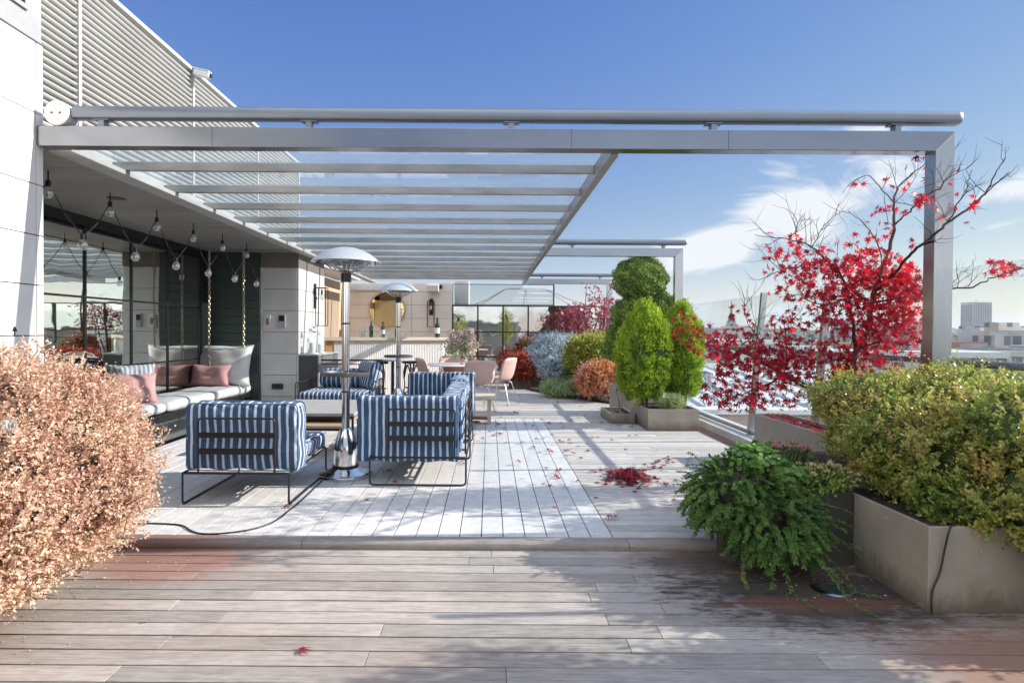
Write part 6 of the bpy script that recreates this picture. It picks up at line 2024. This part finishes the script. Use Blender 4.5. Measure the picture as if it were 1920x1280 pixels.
# ------------------------------------------------------------------ what stands behind the camera and shows in the far mirror
pr = thing('plant_room', 'low grey louvred plant room on the terrace, seen only as a reflection', 'building', (-.2, -7, ZL))
MB().box(-2.9, 1.9, -8.5, -6.0, ZL, 1.9).build('wall', M_GREYCLAD, pr)
b = MB()
for k in range(19):
    z = .1 + k * .09
    b.prism([(-5.999, z), (-5.94, z - .02), (-5.94, z + .01), (-5.999, z + .06)], 'X', -2.85, 1.85)
b.build('louvre_panel', M_LOUVRE, pr)
MB().box(-3.0, 2.0, -8.6, -5.9, 1.901, 2.0).build('roof', M_WHITEPAINT, pr, bev=.01)
tag(MB().box(-8, 3.55, -12, -5.99, -1.2, -.19).build('terrace_slab', M_JOINT), kind='structure')
boards_x('wooden_deck', -3.1, 4.6, -6.0, -1.62, ZL, M_BOARDS)
for (x, y, s_, lb) in ((-1.9, -2.6, 1.0, 'yellow green bamboo clump left of the camera, seen in the far mirror'), (.95, -3.4, 1.15, 'taller yellow green bamboo clump behind the camera, seen in the far mirror')):
    planter(('bronze planter of the left bamboo behind the camera' if x < 0 else 'bronze planter of the taller bamboo behind the camera'), x - .4, x + .4, y - .3, y + .3, ZL, .45, M_PLANTER)
    t_ = plant('bamboo', lb, 'plant', (x, y, .4))
    bush(t_, [(x, y, 1.5 * s_, .42, .40, 1.0 * s_)], 5200, .09, .018, L_YELG, M_TWIG, 420, .07, depth=.35, lump=.2, core_s=0, up=-.3)
    b = MB()
    for k in range(9):
        b.tube([(x + rng.normal(0, .1), y + rng.normal(0, .1), .38), (x + rng.normal(0, .25), y + rng.normal(0, .25), 2.1 * s_)], .011, 6)
    b.build('stems', M_TWIG, t_)
t_ = planter('terracotta box planter with red shrub behind the camera', 1.9, 3.0, -3.4, -2.6, ZL, .6, M_ORANGEWOOD)
# ------------------------------------------------------------------ fallen maple leaves on the deck
px = [(565, 1220), (688, 937), (900, 812), (918, 808), (930, 815), (945, 803), (935, 798), (960, 785), (948, 832), (980, 832), (1000, 840), (1012, 848), (1025, 880), (1030, 910), (1050, 887), (1043, 893), (1047, 897),
      (1090, 860), (1075, 852), (1062, 858), (1035, 850), (1100, 835), (1085, 838), (1066, 828), (1110, 822), (1092, 826), (1120, 820), (1112, 885), (1142, 1003 - 30), (1153, 973), (1118, 933), (1040, 955), (1082, 906), (1180, 820), (1192, 818), (1148, 828),
      (1235, 865), (1245, 860), (1262, 862), (1288, 865), (1295, 863), (1232, 845), (1172, 846), (1103, 846), (1250, 910), (1262, 945), (1255, 950), (985, 797), (1000, 800), (1015, 790), (970, 778), (965, 775), (1040, 765), (1070, 790), (985, 783), (1005, 766),
      (870, 870), (866, 866), (740, 905), (720, 884), (728, 884), (520, 1015), (1330, 985), (1005, 826), (1020, 822), (928, 790), (905, 826), (1128, 795), (1100, 792), (537, 958), (1180, 770), (1130, 768), (1090, 762), (1045, 755), (952, 760)]
for (cx_, cy_, k_, rx_, ry_) in ((920, 812, 9, 40, 12), (1080, 840, 9, 60, 22), (990, 790, 8, 70, 14), (1240, 870, 6, 60, 14), (1120, 790, 6, 70, 20), (1030, 900, 5, 50, 30)):
    px += [(cx_ + rng.normal(0, rx_ * .6), cy_ + rng.normal(0, ry_ * .6)) for _ in range(k_)]
done = 0
L_FALL = leafmat('fallen_maple_leaf', [(0, (.09, .012, .022)), (.4, (.20, .013, .026)), (.75, (.36, .025, .035)), (1, (.40, .13, .10))], .3, 6)
for (x, y) in px:
    z = 0.004 if y < 1006 else ZL + .004
    q = onz(x, y, z)
    s_ = rng.uniform(.034, .052)
    P = np.zeros((1, 3))
    A = np.array([[math.cos(done * 2.4), math.sin(done * 2.4), rng.uniform(.0, .25)]])
    N = unit(np.array([[rng.normal(0, .3), rng.normal(0, .3), 1.]]))
    v, f = maple_arrays(P, A, N, s_, rng.uniform(.4, 1.3))
    v[:, 2] -= v[:, 2].min()
    tg = thing('maple_leaf', 'single fallen red maple leaf lying on the boards', 'leaf', (q.x, q.y, z + .001), 'fallen maple leaves scattered over the deck')
    lo = npmesh('blade', v, f, L_FALL, None)
    lo.parent = tg
    sk = MB().tube([(0, 0, v[0, 2]), tuple(-A[0] * s_ * .5 + np.array([0, 0, v[0, 2]])), tuple(-A[0] * s_ * .9 + np.array([0.004, 0, v[0, 2] + .004]))], .0009, 4).build('stalk', M_TWIGDK, None)
    sk.parent = tg
    done += 1
q = onz(270, 1167, ZL + .003)
tg = thing('pale_leaf', 'single pale cream leaf on the boards near the left bush', 'leaf', (q.x, q.y, ZL + .003))
v, f = leaf_arrays(np.array([[-.018, 0, .002]]), np.array([[1., .2, .1]]), np.array([[0, .2, 1.]]), .036, .03, .2)
lo = npmesh('blade', v, f, L_MUMC, None)
lo.parent = tg
# the swept heap of leaves
n = 460
a = rng.uniform(0, 2 * math.pi, n)
r_ = np.abs(rng.normal(0, .5, n))
c0 = onz(1178, 897, 0)
P = np.stack([c0.x + r_ * np.cos(a) * .24, c0.y + r_ * np.sin(a) * .38, .006 + np.maximum(0, .085 * (1 - r_ ** 1.2)) * rng.random(n)], 1)
k = 60
P[:k] = np.array([tuple(onz(rng.uniform(1130, 1260), 0, 0)) if False else tuple(onz(1130 + 125 * t + rng.normal(0, 6), 905 - 42 * t + rng.normal(0, 4), .006)) for t in rng.random(k)])
v, f = maple_arrays(P, rng.normal(0, 1, (n, 3)) * np.array([1, 1, .35]), unit(rng.normal(0, .5, (n, 3)) + np.array([0, 0, .9])), rng.uniform(.030, .050, n), .8)
v[:, 2] = np.maximum(v[:, 2], .004)
tag(npmesh('fallen_leaves', v, f, L_FALL), 'swept heap of fallen red maple leaves on the deck', kind='stuff')
# leaf crumbs and dry bits under the two front bushes
n = 260
P = np.concatenate([np.stack([rng.uniform(-2.42, -2.15, 130) + .5 * rng.random(130) ** 3, rng.uniform(2.5, 3.9, 130), np.full(130, ZL + .004)], 1), np.stack([rng.uniform(1.5, 2.2, 60), rng.uniform(3.2, 3.65, 60), np.full(60, ZL + .004)], 1),
                    np.stack([rng.uniform(2.0, 2.86, 70), rng.uniform(8, 12, 70), np.full(70, .004)], 1)])
v, f = leaf_arrays(P, rng.normal(0, 1, (n, 3)) * np.array([1, 1, .1]), unit(rng.normal(0, .3, (n, 3)) + np.array([0, 0, 1.])), rng.uniform(.008, .018, n), .008, .1)
tag(npmesh('leaf_litter', v, f, L_COPPER), 'small dry leaf crumbs on the boards beside the bushes', kind='stuff')
# ------------------------------------------------------------------ the air over the city
m, t, out = newmat('haze')
pv = nd(t, 'ShaderNodeVolumePrincipled', i_Density=0.00022)
pv.inputs['Color'].default_value = (.86, .91, 1.0, 1)
pv.inputs['Anisotropy'].default_value = .2
t.links.new(pv.outputs[0], out.inputs['Volume'])
o = MB().box(-2200, 2600, -900, 2600, -27, 60).build('haze', m)
tag(o, kind='stuff')
